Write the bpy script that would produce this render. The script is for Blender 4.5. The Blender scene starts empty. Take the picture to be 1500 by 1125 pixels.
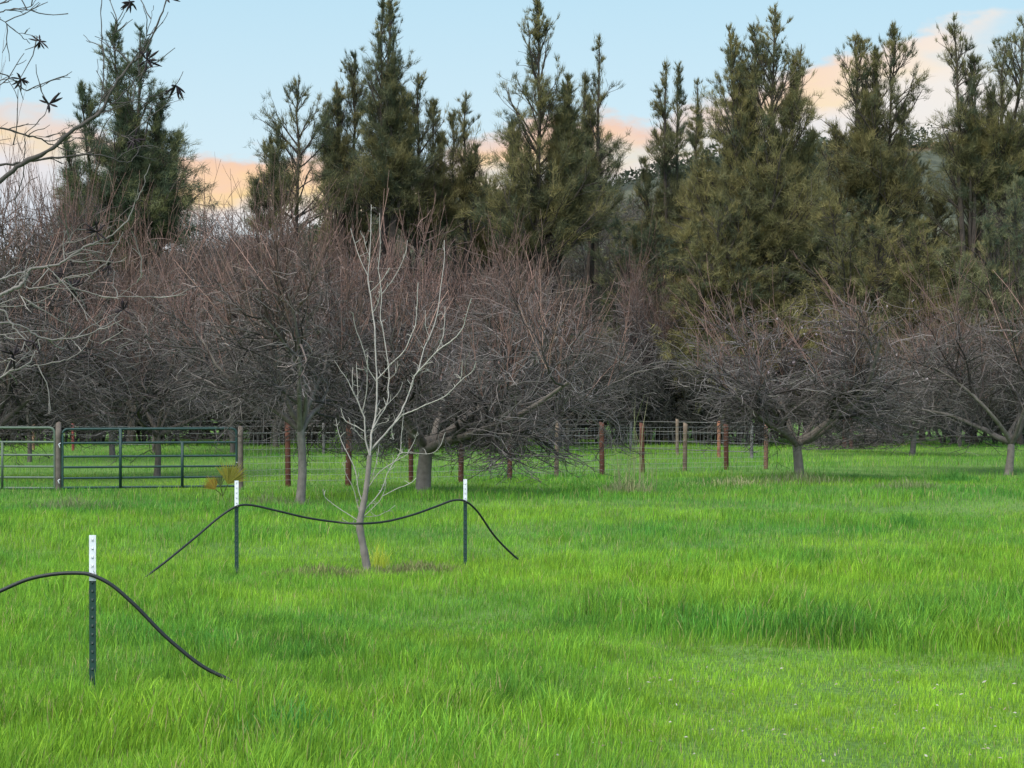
import bpy, math, random
import numpy as np
from mathutils import Vector

S = bpy.context.scene
COL = S.collection
R = math.radians

# ------------------------------------------------------------------ camera, sky, sun, exposure
EYE = 1.85
F = 3000.0            # focal length in pixels of the 1500 px wide photograph
HZ = 585.0            # horizon row
cam_d = bpy.data.cameras.new('camera')
cam = bpy.data.objects.new('camera', cam_d)
COL.objects.link(cam)
cam.location = (0, 0, EYE)
cam.rotation_euler = (R(90), 0, 0)
cam_d.sensor_width = 36
cam_d.lens = 36 * F / 1500
cam_d.shift_y = (HZ - 562.5) / 1500
cam_d.clip_start = 0.1
cam_d.clip_end = 4000
S.camera = cam

SUN_EL, SUN_ROT = R(58), R(215)     # soft light from above, behind the camera and to its left
S.view_settings.view_transform = 'Standard'
S.view_settings.look = 'None'
EXPO = 1.25
S.view_settings.exposure = EXPO
FS = 2 ** -EXPO
S.view_settings.gamma = 1.0
S.render.engine = 'CYCLES'
S.cycles.max_bounces = 6
S.cycles.diffuse_bounces = 3
S.cycles.transmission_bounces = 3

W = bpy.data.worlds.new('World')
S.world = W
W.use_nodes = True
nt = W.node_tree
nt.nodes.clear()
def N(tree, t, **kw):
    n = tree.nodes.new(t)
    for k, v in kw.items(): setattr(n, k, v)
    return n
def lk(tree, a, b): tree.links.new(a, b)
def M(tree, op, a, b=None, c=None, clamp=False):
    n = N(tree, 'ShaderNodeMath', operation=op); n.use_clamp = clamp
    for i, v in enumerate((a, b, c)):
        if v is None: continue
        if isinstance(v, (int, float)): n.inputs[i].default_value = v
        else: lk(tree, v, n.inputs[i])
    return n.outputs[0]
def RAMP(tree, fac, stops, interp='LINEAR'):
    n = N(tree, 'ShaderNodeValToRGB')
    n.color_ramp.interpolation = interp
    e = n.color_ramp.elements
    while len(e) > 1: e.remove(e[0])
    for i, (p, c) in enumerate(stops):
        if i == 0: x = e[0]; x.position = p
        else: x = e.new(p)
        x.color = (c[0], c[1], c[2], 1) if not isinstance(c, float) else (c, c, c, 1)
    lk(tree, fac, n.inputs[0])
    return n.outputs[0]
def MIX(tree, fac, a, b, blend='MIX'):
    n = N(tree, 'ShaderNodeMix', data_type='RGBA', blend_type=blend)
    for s, v in ((n.inputs[0], fac), (n.inputs[6], a), (n.inputs[7], b)):
        if isinstance(v, (int, float)): s.default_value = v
        elif isinstance(v, tuple): s.default_value = (v[0], v[1], v[2], 1)
        else: lk(tree, v, s)
    return n.outputs[2]

sky = N(nt, 'ShaderNodeTexSky', sky_type='NISHITA', sun_disc=False,
        sun_elevation=SUN_EL, sun_rotation=SUN_ROT, altitude=100, air_density=1.0, dust_density=1.6, ozone_density=1.2)
SKY_STR = 0.12
co = N(nt, 'ShaderNodeTexCoord').outputs['Generated']
sep = N(nt, 'ShaderNodeSeparateXYZ'); lk(nt, co, sep.inputs[0])
dx, dy, dz = sep.outputs
ypos = M(nt, 'MAXIMUM', dy, 0.02)
u = M(nt, 'DIVIDE', dx, ypos)
v = M(nt, 'DIVIDE', dz, ypos)
# cloud bank: height of its top by azimuth (slope values), broken up with noise
ut = M(nt, 'MULTIPLY_ADD', u, 1.0, 0.5, clamp=True)      # 0..1 for slopes -0.5..0.5
tops = [(-700, 230), (-200, 165), (0, 146), (105, 152), (170, 205), (300, 236), (372, 222), (480, 232), (600, 246), (650, 226),
        (700, 200), (770, 188), (860, 163), (930, 152), (965, 176), (1010, 150), (1090, 118), (1215, 88), (1300, 62),
        (1400, 24), (1500, 4), (1700, -40), (2100, 40)]
stops = [((p - 750) / F + 0.5, float((HZ - q) / F * 4)) for p, q in tops]
vt = M(nt, 'MULTIPLY', RAMP(nt, ut, stops, 'B_SPLINE'), 0.25)
nvec = N(nt, 'ShaderNodeCombineXYZ'); lk(nt, u, nvec.inputs[0]); lk(nt, M(nt, 'MULTIPLY', v, 2.2), nvec.inputs[1])
n1 = N(nt, 'ShaderNodeTexNoise'); n1.inputs['Scale'].default_value = 26; n1.inputs['Detail'].default_value = 7; n1.inputs['Roughness'].default_value = .55
lk(nt, nvec.outputs[0], n1.inputs['Vector'])
n2 = N(nt, 'ShaderNodeTexNoise'); n2.inputs['Scale'].default_value = 9; n2.inputs['Detail'].default_value = 5
lk(nt, nvec.outputs[0], n2.inputs['Vector'])
nz = M(nt, 'SUBTRACT', n1.outputs[0], 0.5)
d = M(nt, 'SUBTRACT', M(nt, 'MULTIPLY_ADD', nz, 0.036, vt), v)
mask = N(nt, 'ShaderNodeMapRange', interpolation_type='SMOOTHSTEP'); lk(nt, d, mask.inputs[0])
mask.inputs[1].default_value = -0.002; mask.inputs[2].default_value = 0.006
hole = RAMP(nt, n2.outputs[0], [(0.34, .15), (0.50, 1.0)])
front = N(nt, 'ShaderNodeMapRange'); lk(nt, dy, front.inputs[0]); front.inputs[1].default_value = 0.1; front.inputs[2].default_value = 0.5
up = N(nt, 'ShaderNodeMapRange'); lk(nt, dz, up.inputs[0]); up.inputs[1].default_value = -0.02; up.inputs[2].default_value = 0.0
cm = M(nt, 'MULTIPLY', M(nt, 'MULTIPLY', mask.outputs[0], hole), M(nt, 'MULTIPLY', front.outputs[0], up.outputs[0]))
dn = M(nt, 'MULTIPLY_ADD', M(nt, 'ADD', d, M(nt, 'MULTIPLY', M(nt, 'SUBTRACT', n2.outputs[0], .5), 0.03)), 16.0, 0.04, clamp=True)
ccol = RAMP(nt, dn, [(0.0, (.86, .66, .58)), (0.12, (.90, .62, .49)), (0.24, (.99, .66, .42)), (0.34, (1.0, .73, .35)),
                     (0.43, (.94, .78, .62)), (0.56, (.80, .82, .87)), (1.0, (.72, .79, .87))])
# to the right the bank is paler and creamier
pale = M(nt, 'MULTIPLY_ADD', u, 8.0, -0.65, clamp=True)
yn = N(nt, 'ShaderNodeMapRange'); lk(nt, n2.outputs[0], yn.inputs[0]); yn.inputs[1].default_value = .40; yn.inputs[2].default_value = .60
ccol = MIX(nt, M(nt, 'MULTIPLY', M(nt, 'SUBTRACT', 1.0, yn.outputs[0]), .45), ccol, (.93, .74, .66))
ccol = MIX(nt, M(nt, 'MULTIPLY', pale, 0.75), ccol, (.94, .88, .81))
tint = MIX(nt, 1.0, sky.outputs[0], (1.0, 1.0, 1.0), 'MULTIPLY')
skyc = N(nt, 'ShaderNodeVectorMath', operation='SCALE'); lk(nt, tint, skyc.inputs[0]); skyc.inputs['Scale'].default_value = SKY_STR
# thin high haze lightens the clear part of the sky facing away from the sun
veil = M(nt, 'MULTIPLY', front.outputs[0], 0.9)
skyb = MIX(nt, M(nt, 'MULTIPLY', veil, up.outputs[0]), skyc.outputs[0],
           RAMP(nt, M(nt, 'MULTIPLY', v, 4.0, clamp=True), [(p, tuple(c_ * FS for c_ in c)) for p, c in ((0.0, (.82, .85, .87)), (0.40, (.66, .815, .88)), (0.8, (.50, .74, .86)))]))
ccs = N(nt, 'ShaderNodeVectorMath', operation='SCALE'); lk(nt, ccol, ccs.inputs[0]); ccs.inputs['Scale'].default_value = FS
final = MIX(nt, cm, skyb, ccs.outputs[0])
bg = N(nt, 'ShaderNodeBackground'); bg.inputs['Strength'].default_value = 1.0
lk(nt, final, bg.inputs['Color'])
wo = N(nt, 'ShaderNodeOutputWorld'); lk(nt, bg.outputs[0], wo.inputs[0])

sun_d = bpy.data.lights.new('sun', 'SUN')
sun_d.energy = 1.5
sun_d.angle = R(50)
sun_d.color = (1.0, .93, .82)
sun = bpy.data.objects.new('sun', sun_d)
COL.objects.link(sun)
sv = Vector((math.sin(SUN_ROT) * math.cos(SUN_EL), math.cos(SUN_ROT) * math.cos(SUN_EL), math.sin(SUN_EL)))
sun.rotation_euler = sv.to_track_quat('Z', 'Y').to_euler()
sun.location = (-20, -30, 30)

# ------------------------------------------------------------------ helpers
def P(px, py, Y): return ((px - 750) / F * Y, Y, EYE + (HZ - py) / F * Y)
def GY(py): return EYE * F / (py - HZ)

def gz(x, y):
    return 0.03 * np.sin(x * .55 + y * .21) + 0.03 * np.sin(y * .37 - x * .18 + 1.3) - 0.02

def vnoise(x, y, seed=0):
    """smooth value noise on arrays, 0..1"""
    xi = np.floor(x).astype(np.int64); yi = np.floor(y).astype(np.int64)
    fx = x - xi; fy = y - yi
    fx = fx * fx * (3 - 2 * fx); fy = fy * fy * (3 - 2 * fy)
    def h(a, b):
        n = (a * 374761393 + b * 668265263 + seed * 974711) & 0x7fffffff
        n = ((n ^ (n >> 13)) * 1274126177) & 0x7fffffff
        return ((n ^ (n >> 16)) & 0xffff) / 65535.0
    return (h(xi, yi) * (1 - fx) + h(xi + 1, yi) * fx) * (1 - fy) + (h(xi, yi + 1) * (1 - fx) + h(xi + 1, yi + 1) * fx) * fy

class MB:
    """collects vertices, quads / triangles and a tint per vertex; build() links ONE mesh object"""
    def __init__(s): s.v = []; s.q = []; s.t = []; s.c = []; s.n = 0
    def add(s, v, q=None, t=None, c=(.5, .5, .5)):
        v = np.asarray(v, np.float32).reshape(-1, 3)
        if q is not None: s.q.append(np.asarray(q, np.int32).reshape(-1, 4) + s.n)
        if t is not None: s.t.append(np.asarray(t, np.int32).reshape(-1, 3) + s.n)
        c = np.asarray(c, np.float32)
        if c.ndim == 1: c = np.broadcast_to(c, (len(v), 3))
        s.v.append(v); s.c.append(c); s.n += len(v)
    def mesh(s, name, mat, smooth=True):
        V = np.concatenate(s.v); C = np.concatenate(s.c)
        q = np.concatenate(s.q) if s.q else np.zeros((0, 4), np.int32)
        t = np.concatenate(s.t) if s.t else np.zeros((0, 3), np.int32)
        me = bpy.data.meshes.new(name)
        me.vertices.add(len(V)); me.vertices.foreach_set('co', V.ravel())
        loops = np.concatenate([q.ravel(), t.ravel()]).astype(np.int32)
        me.loops.add(len(loops)); me.loops.foreach_set('vertex_index', loops)
        st = np.concatenate([np.arange(len(q)) * 4, len(q) * 4 + np.arange(len(t)) * 3]).astype(np.int32)
        me.polygons.add(len(st)); me.polygons.foreach_set('loop_start', st)
        me.polygons.foreach_set('use_smooth', np.full(len(st), smooth))
        a = me.color_attributes.new('tint', 'FLOAT_COLOR', 'POINT')
        a.data.foreach_set('color', np.concatenate([C, np.ones((len(C), 1), np.float32)], 1).ravel())
        me.materials.append(mat)
        me.update(calc_edges=True)
        return me
    def build(s, name, mat, parent=None, smooth=True, loc=None):
        if loc is not None:
            s.v = [a - np.asarray(loc, np.float32) for a in s.v]
        return link(name, s.mesh(name, mat, smooth), parent, loc if parent is None else None)
    def box(s, lo, hi, c=(.5, .5, .5)):
        x0, y0, z0 = lo; x1, y1, z1 = hi
        v = [(x0, y0, z0), (x1, y0, z0), (x1, y1, z0), (x0, y1, z0), (x0, y0, z1), (x1, y0, z1), (x1, y1, z1), (x0, y1, z1)]
        s.add(v, q=[(0, 3, 2, 1), (4, 5, 6, 7), (0, 1, 5, 4), (1, 2, 6, 5), (2, 3, 7, 6), (3, 0, 4, 7)], c=c)
    def tubes(s, Pn, Rn, sides=4, c=(.5, .5, .5), cap=False):
        """Pn (n,k,3) polylines, Rn (n,k) radii"""
        Pn = np.asarray(Pn, np.float64); Rn = np.asarray(Rn, np.float64)
        if Pn.ndim == 2: Pn = Pn[None]; Rn = Rn[None]
        n, k, _ = Pn.shape
        T = np.gradient(Pn, axis=1)
        T /= np.linalg.norm(T, axis=2, keepdims=True) + 1e-9
        mean = T.mean(1); ref = np.where(np.abs(mean[:, 2:3]) > .75, [[1., 0.13, 0]], [[0.1, 0, 1.]])
        U = np.cross(T, ref[:, None, :]); U /= np.linalg.norm(U, axis=2, keepdims=True) + 1e-9
        B = np.cross(T, U)
        a = np.arange(sides) * 2 * np.pi / sides
        V = Pn[:, :, None, :] + Rn[:, :, None, None] * (U[:, :, None, :] * np.cos(a)[None, None, :, None] + B[:, :, None, :] * np.sin(a)[None, None, :, None])
        base = np.arange(n)[:, None, None] * (k * sides) + np.arange(k - 1)[None, :, None] * sides
        j = np.arange(sides)[None, None, :]; j2 = (j + 1) % sides
        Q = np.stack([base + j, base + j2, base + j2 + sides, base + j + sides], -1).reshape(-1, 4)
        c = np.asarray(c, np.float32)
        if c.ndim == 2: c = np.repeat(c, k * sides, 0)
        tr = None
        if cap and sides >= 3:
            tr = []
            for i in range(n):
                for off, flip in ((i * k * sides, 1), (i * k * sides + (k - 1) * sides, 0)):
                    for m in range(1, sides - 1):
                        tr.append((off, off + m + 1, off + m) if flip else (off, off + m, off + m + 1))
        s.add(V.reshape(-1, 3), q=Q, t=tr, c=c)

def link(name, me, parent=None, loc=None):
    o = bpy.data.objects.new(name, me); COL.objects.link(o)
    if parent: o.parent = parent
    if loc is not None: o.location = loc
    return o
def tag(o, label, cat, group=None, kind=None):
    if label: o['label'] = label
    if cat: o['category'] = cat
    if group: o['group'] = group
    if kind: o['kind'] = kind
    return o
def thing(name, label, cat, loc=(0, 0, 0), group=None):
    o = bpy.data.objects.new(name, None); COL.objects.link(o)
    o.location = loc; o.empty_display_size = .3
    return tag(o, label, cat, group)
def smooth_path(pts, sub=4):
    """Catmull-Rom through points (m,d)"""
    p = np.asarray(pts, float)
    e = np.vstack([2 * p[0] - p[1], p, 2 * p[-1] - p[-2]])
    out = []
    for i in range(1, len(e) - 2):
        for t in np.arange(sub) / sub:
            a, b, c, d_ = e[i - 1], e[i], e[i + 1], e[i + 2]
            out.append(.5 * ((2 * b) + (-a + c) * t + (2 * a - 5 * b + 4 * c - d_) * t * t + (-a + 3 * b - 3 * c + d_) * t ** 3))
    out.append(p[-1])
    return np.array(out)

# ------------------------------------------------------------------ materials
def mat_tint(name, rough=.7, transl=0., nscale=0., namt=.3, spec=.3, bump=0., bscale=30):
    m = bpy.data.materials.new(name); m.use_nodes = True
    t = m.node_tree; t.nodes.clear()
    at = N(t, 'ShaderNodeAttribute', attribute_name='tint')
    c = at.outputs['Color']
    if nscale:
        tc = N(t, 'ShaderNodeTexCoord')
        no = N(t, 'ShaderNodeTexNoise'); no.inputs['Scale'].default_value = nscale; no.inputs['Detail'].default_value = 4
        lk(t, tc.outputs['Object'], no.inputs['Vector'])
        g = M(t, 'MULTIPLY_ADD', M(t, 'SUBTRACT', no.outputs[0], .5), namt * 4, 1.0)
        sc = N(t, 'ShaderNodeVectorMath', operation='SCALE'); lk(t, c, sc.inputs[0]); lk(t, g, sc.inputs['Scale'])
        c = sc.outputs[0]
    b = N(t, 'ShaderNodeBsdfPrincipled'); lk(t, c, b.inputs['Base Color'])
    b.inputs['Roughness'].default_value = rough
    b.inputs['Specular IOR Level'].default_value = spec
    if bump:
        tc = N(t, 'ShaderNodeTexCoord')
        no = N(t, 'ShaderNodeTexNoise'); no.inputs['Scale'].default_value = bscale; no.inputs['Detail'].default_value = 6
        mp = N(t, 'ShaderNodeMapping'); mp.inputs['Scale'].default_value = (1, 1, .25)
        lk(t, tc.outputs['Object'], mp.inputs[0]); lk(t, mp.outputs[0], no.inputs['Vector'])
        bp = N(t, 'ShaderNodeBump'); bp.inputs['Strength'].default_value = bump; bp.inputs['Distance'].default_value = .02
        lk(t, no.outputs[0], bp.inputs['Height']); lk(t, bp.outputs[0], b.inputs['Normal'])
    o = N(t, 'ShaderNodeOutputMaterial')
    if transl:
        tr = N(t, 'ShaderNodeBsdfTranslucent'); lk(t, c, tr.inputs[0])
        mx = N(t, 'ShaderNodeMixShader'); mx.inputs[0].default_value = transl
        lk(t, b.outputs[0], mx.inputs[1]); lk(t, tr.outputs[0], mx.inputs[2]); lk(t, mx.outputs[0], o.inputs[0])
    else: lk(t, b.outputs[0], o.inputs[0])
    return m
M_GRASS = mat_tint('grass_blade', .65, .35, spec=.10)
M_NEEDLE = mat_tint('evergreen_needles', .65, .32, spec=.2)
M_TWIG = mat_tint('twig_bark', .8, spec=.15)
M_BARK = mat_tint('rough_bark', .85, nscale=9, namt=.28, spec=.15, bump=.7, bscale=26)
M_PALE = mat_tint('pale_young_bark', .7, nscale=14, namt=.16, spec=.25)
M_WOOD = mat_tint('weathered_wood', .85, nscale=7, namt=.42, spec=.15, bump=.4, bscale=40)
M_PAINT = mat_tint('worn_paint', .55, nscale=18, namt=.2, spec=.4)
M_HOSE = mat_tint('black_hose', .5, nscale=9, namt=.35, spec=.4)
M_WIRE = mat_tint('fence_wire', .6, spec=.3)
M_POD = mat_tint('dry_pod', .8, nscale=30, namt=.2)

# ------------------------------------------------------------------ ground and hills
def ground():
    xs = np.concatenate([np.linspace(-900, -60, 22), np.linspace(-58, 58, 117), np.linspace(60, 900, 22)])
    ys = np.concatenate([np.linspace(-120, -2, 20), np.linspace(0, 110, 111), np.linspace(115, 1500, 40)])
    X, Y = np.meshgrid(xs, ys)
    Z = gz(X, Y) * np.clip((140 - np.abs(Y)) / 40, 0, 1)
    mb = MB(); nx, ny = len(xs), len(ys)
    i = np.arange(ny - 1)[:, None] * nx + np.arange(nx - 1)[None, :]
    mb.add(np.stack([X, Y, Z], -1), q=np.stack([i, i + 1, i + nx + 1, i + nx], -1))
    m = bpy.data.materials.new('meadow_soil'); m.use_nodes = True; t = m.node_tree
    b = t.nodes['Principled BSDF']; b.inputs['Roughness'].default_value = .95; b.inputs['Specular IOR Level'].default_value = .1
    tc = N(t, 'ShaderNodeTexCoord')
    a = N(t, 'ShaderNodeTexNoise'); a.inputs['Scale'].default_value = .35; a.inputs['Detail'].default_value = 6
    f = N(t, 'ShaderNodeTexNoise'); f.inputs['Scale'].default_value = 18; f.inputs['Detail'].default_value = 6
    for x in (a, f): lk(t, tc.outputs['Object'], x.inputs['Vector'])
    c1 = RAMP(t, f.outputs[0], [(.3, (.06, .11, .028)), (.5, (.095, .18, .042)), (.62, (.13, .23, .055)), (.75, (.19, .18, .09))])
    c2 = RAMP(t, a.outputs[0], [(.35, (.75, .8, .7)), (.65, (1.2, 1.15, 1.1))])
    lk(t, MIX(t, 1.0, c1, c2, 'MULTIPLY'), b.inputs['Base Color'])
    tag(mb.build('ground', m), None, None, kind='structure')
ground()

RIDGE = [(-1500, 430), (-300, 425), (100, 415), (270, 402), (400, 392), (560, 352), (680, 326), (760, 312), (850, 306), (930, 285),
         (1050, 258), (1200, 240), (1340, 228), (1420, 222), (1600, 205), (2200, 190), (3200, 260)]
def hills():
    Yr = 470.
    px = np.array([p for p, _ in RIDGE], float); py = np.array([q for _, q in RIDGE], float)
    X = np.linspace(-420, 420, 240); yy = np.linspace(190, 620, 60)
    gx, gy = np.meshgrid(X, yy)
    ridge = EYE + (HZ - np.interp(gx / Yr * F + 750, px, py)) / F * Yr
    prof = np.where(gy < Yr, np.sin(np.clip((gy - 190) / (Yr - 190), 0, 1) * np.pi / 2) ** 1.3, 1 - ((gy - Yr) / 300) ** 2)
    gzz = ridge * prof - 1.0 + (vnoise(gx / 22, gy / 22, 3) - .5) * 7 * prof + (vnoise(gx / 7, gy / 7, 4) - .5) * 2 * prof
    mb = MB(); nx, ny = len(X), len(yy)
    i = np.arange(ny - 1)[:, None] * nx + np.arange(nx - 1)[None, :]
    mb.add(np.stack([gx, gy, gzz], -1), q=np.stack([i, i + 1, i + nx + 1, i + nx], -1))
    m = bpy.data.materials.new('hillside'); m.use_nodes = True; t = m.node_tree
    b = t.nodes['Principled BSDF']; b.inputs['Roughness'].default_value = .95; b.inputs['Specular IOR Level'].default_value = .05
    tc = N(t, 'ShaderNodeTexCoord')
    a = N(t, 'ShaderNodeTexNoise'); a.inputs['Scale'].default_value = .06; a.inputs['Detail'].default_value = 9; a.inputs['Roughness'].default_value = .72
    lk(t, tc.outputs['Object'], a.inputs['Vector'])
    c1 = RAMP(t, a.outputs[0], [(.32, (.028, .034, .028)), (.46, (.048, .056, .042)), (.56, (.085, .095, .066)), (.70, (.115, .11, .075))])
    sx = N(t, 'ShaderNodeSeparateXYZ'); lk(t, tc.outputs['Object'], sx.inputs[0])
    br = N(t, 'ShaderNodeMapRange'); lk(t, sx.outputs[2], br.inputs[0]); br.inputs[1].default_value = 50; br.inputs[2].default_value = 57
    lk(t, MIX(t, br.outputs[0], c1, (.40, .20, .10)), b.inputs['Base Color'])  # dry brown hilltop, its golden sunlight painted into the colour as orange
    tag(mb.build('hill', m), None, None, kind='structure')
    # oaks scattered over the slope: far-off wood that reads as one mass
    rng = np.random.default_rng(5); mbo = MB()
    k = 900
    ox = rng.uniform(-330, 330, k); oy = rng.uniform(300, 465, k)
    oz = np.interp(0, [0], [0])
    rr = EYE + (HZ - np.interp(ox / Yr * F + 750, px, py)) / F * Yr
    oz = rr * np.sin(np.clip((oy - 190) / (Yr - 190), 0, 1) * np.pi / 2) ** 1.3 - 1
    keep = vnoise(ox / 45, oy / 60, 9) > .30
    for x, y, z in zip(ox[keep], oy[keep], oz[keep]):
        s = rng.uniform(2.4, 5.0); nn = 240
        p = rng.normal(size=(nn, 3)); p /= np.linalg.norm(p, axis=1, keepdims=True)
        p *= rng.uniform(.45, 1, (nn, 1)) * [s, s, s * .75]
        p += [x, y, z + s * .5]
        dd = rng.normal(size=(nn, 2, 3)) * s * .085
        vv = np.stack([p - dd[:, 0], p + dd[:, 0], p + dd[:, 1]], 1).reshape(-1, 3)
        g = rng.uniform(.75, 1.25, (nn, 1)) * np.array([[.055, .068, .042]]) * rng.uniform(.8, 1.5)
        mbo.add(vv, t=np.arange(nn * 3).reshape(-1, 3), c=np.repeat(g, 3, 0))
    tag(mbo.build('hillside_wood', M_NEEDLE, smooth=False), 'hazy grey green scrub and oaks covering the far hillside', 'woodland', kind='stuff')
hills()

# ------------------------------------------------------------------ grass
def sm(a, lo, hi): return np.clip((a - lo) / (hi - lo), 0, 1) ** 2 * (3 - 2 * np.clip((a - lo) / (hi - lo), 0, 1))
def grass_fields(x, y):
    """height in m and yellowness 0..1 of the sward on the ground at x, y"""
    n1 = vnoise(x / 1.7, y / 2.6, 11); n2 = vnoise(x / .55, y / .8, 12); n3 = vnoise(x / 5, y / 7, 13)
    h = .075 + .06 * n1 + .045 * n2 + .04 * n3
    yel = .42 + .75 * (vnoise(x / 2.2, y / 2.6, 14) - .35) + .4 * (vnoise(x / .5, y / .6, 15) - .5)
    # a long taller swathe right of centre, a mown strip in front of it
    e = 15.9 + .9 * (vnoise(x / .45, y * 0, 16) - .5) + 1.2 * (vnoise(x / 1.7, y * 0 + 3, 17) - .5) + (3.2 - np.clip(x, -2, 6)) * -.14
    tall = sm(y, e - .15, e + .35) * (1 - sm(y, e + 1.6, e + 3.4)) * sm(x, -.4, 1.4)
    h += .13 * tall; yel -= .14 * tall
    mown = (1 - sm(y, e - .35, e)) * sm(x, .15, 1.3)
    h = h * (1 - mown) + mown * (.040 + .045 * n2 + .025 * n1); yel += .16 * mown
    # tall rank grass in the near left corner
    near = (1 - sm(y, 11.2, 12.4)) * (1 - sm(x, -.2, .75))
    h += .10 * near * (0.4 + n1); yel -= .05 * near
    band2 = vnoise(x / 7.0 + 3, y / 1.5, 31) - .5
    h *= 1 + .55 * band2 * (1 - mown); yel += .22 * (vnoise(x / 6.0, y / 1.1, 32) - .5)
    worn = np.exp(-((x + .1) ** 2 / 1.6 + (y - 16.3) ** 2 / 2.2))
    h *= 1 - .5 * worn
    band = np.exp(-((y - 21) / 3.2) ** 2)
    yel += .14 * band
    far = sm(y, 24, 38)
    yel -= .24 * far
    bare = np.exp(-(((x + 1.63) / .75) ** 2 + ((y - 22.6) / .9) ** 2))
    h *= 1 - .6 * bare; yel += .2 * bare
    gate = np.exp(-((y - 47.5) / 3.5) ** 2) * (1 - sm(x, -2.5, 0))
    h *= 1 - .45 * gate; yel += .3 * gate
    return h, np.clip(yel, 0, 1)

def grass():
    rng = np.random.default_rng(1)
    zones = [(8.2, 13, 4300, 3), (13, 17, 3200, 3), (17, 24, 1850, 2), (24, 34, 760, 2), (34, 50, 290, 2), (50, 92, 85, 1)]
    for zi, (y0, y1, dens, seg) in enumerate(zones):
        hw = .252 * y1 + 3.4
        n = int(dens * 2 * hw * (y1 - y0))
        x = rng.uniform(-hw, hw, n); y = rng.uniform(y0, y1, n)
        keep = np.abs(x) < .252 * y + 3.4
        # clumping: thin out between the tufts
        keep &= rng.random(n) < .35 + .9 * vnoise(x / .16, y / .22, 21 + zi)
        x = x[keep]; y = y[keep]; n = len(x)
        h, yel = grass_fields(x, y)
        nt1 = vnoise(x / .24, y / .34, 51 + zi)
        h = .86 * h * (.65 + .65 * nt1) * rng.uniform(.55, 1.3, n) * (1 + .25 * (rng.random(n) < .06))
        yb = (y0 + y1) / 2
        w = np.clip(.0033 + .00016 * y, 0, .013) * rng.uniform(.7, 1.4, n) * np.clip(h / .2, .6, 1.25)
        a = rng.uniform(0, 2 * np.pi, n); wx = np.cos(a); wy = np.sin(a)
        la = 12.5 * vnoise(x / .5, y / .7, 61) + rng.normal(0, 1.6, n); lean = rng.uniform(.04, .42, n) * h
        lx = np.cos(la) * lean + .05 * h; ly = np.sin(la) * lean
        tip = rng.uniform(.3, 1.0, n)
        base = np.stack([x, y, gz(x, y) - .01], -1)
        wd = np.stack([wx, wy, 0 * wx], -1) * w[:, None]
        lv = np.stack([lx, ly, 0 * lx], -1)
        lev = {3: ((0, .9), (.4, 1.), (.75, .7), (1., .12)), 2: ((0, 1.), (.55, .9), (1., .12)), 1: ((0, 1.), (1., .25))}[seg]
        rows = []
        for s_, ww in lev:
            cz = s_ * h * (1 - .22 * tip * s_ * s_)
            c = base + lv * (s_ ** 1.8)[None] if False else base + lv * (s_ ** 1.8)
            c = c + np.stack([0 * x, 0 * x, cz], -1)
            rows.append(c - wd * ww * .5); rows.append(c + wd * ww * .5)
        k = len(rows)
        V = np.stack(rows, 1)
        i = np.arange(n)[:, None] * k + (np.arange(k // 2 - 1) * 2)[None]
        Q = np.stack([i, i + 1, i + 3, i + 2], -1)
        g1 = np.array([.098, .300, .044]); g2 = np.array([.325, .540, .042]); g3 = np.array([.45, .40, .17])
        C = g1 + (g2 - g1) * np.clip(yel + rng.normal(0, .16, n), 0, 1)[:, None]
        C *= rng.uniform(.5, 1.3, (n, 1)) * (.80 + .40 * vnoise(x / .33, y / .42, 81))[:, None]
        blue = (rng.random(n) < .1)[:, None]
        C = np.where(blue, C * [.85, .92, 1.4], C)
        dry = (rng.random(n) < .03 + .07 * vnoise(x / .4, y / .5, 71) ** 2)[:, None]
        C = np.where(dry, g3 * rng.uniform(.7, 1.1, (n, 1)), C)
        mb = MB(); mb.add(V, q=Q, c=np.repeat(C, k, 0))
        nm = 'meadow_grass'
        tag(mb.build(nm, M_GRASS), ['lush long green grass at the front of the meadow', 'bright green grass around the nearest post and hose',
            'green grass reaching back to the staked young tree', 'bright green grass behind the staked young tree',
            'green grass along the gates and fence', 'green grass under the orchard beyond the fence'][zi], 'grass', kind='stuff')
grass()

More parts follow.
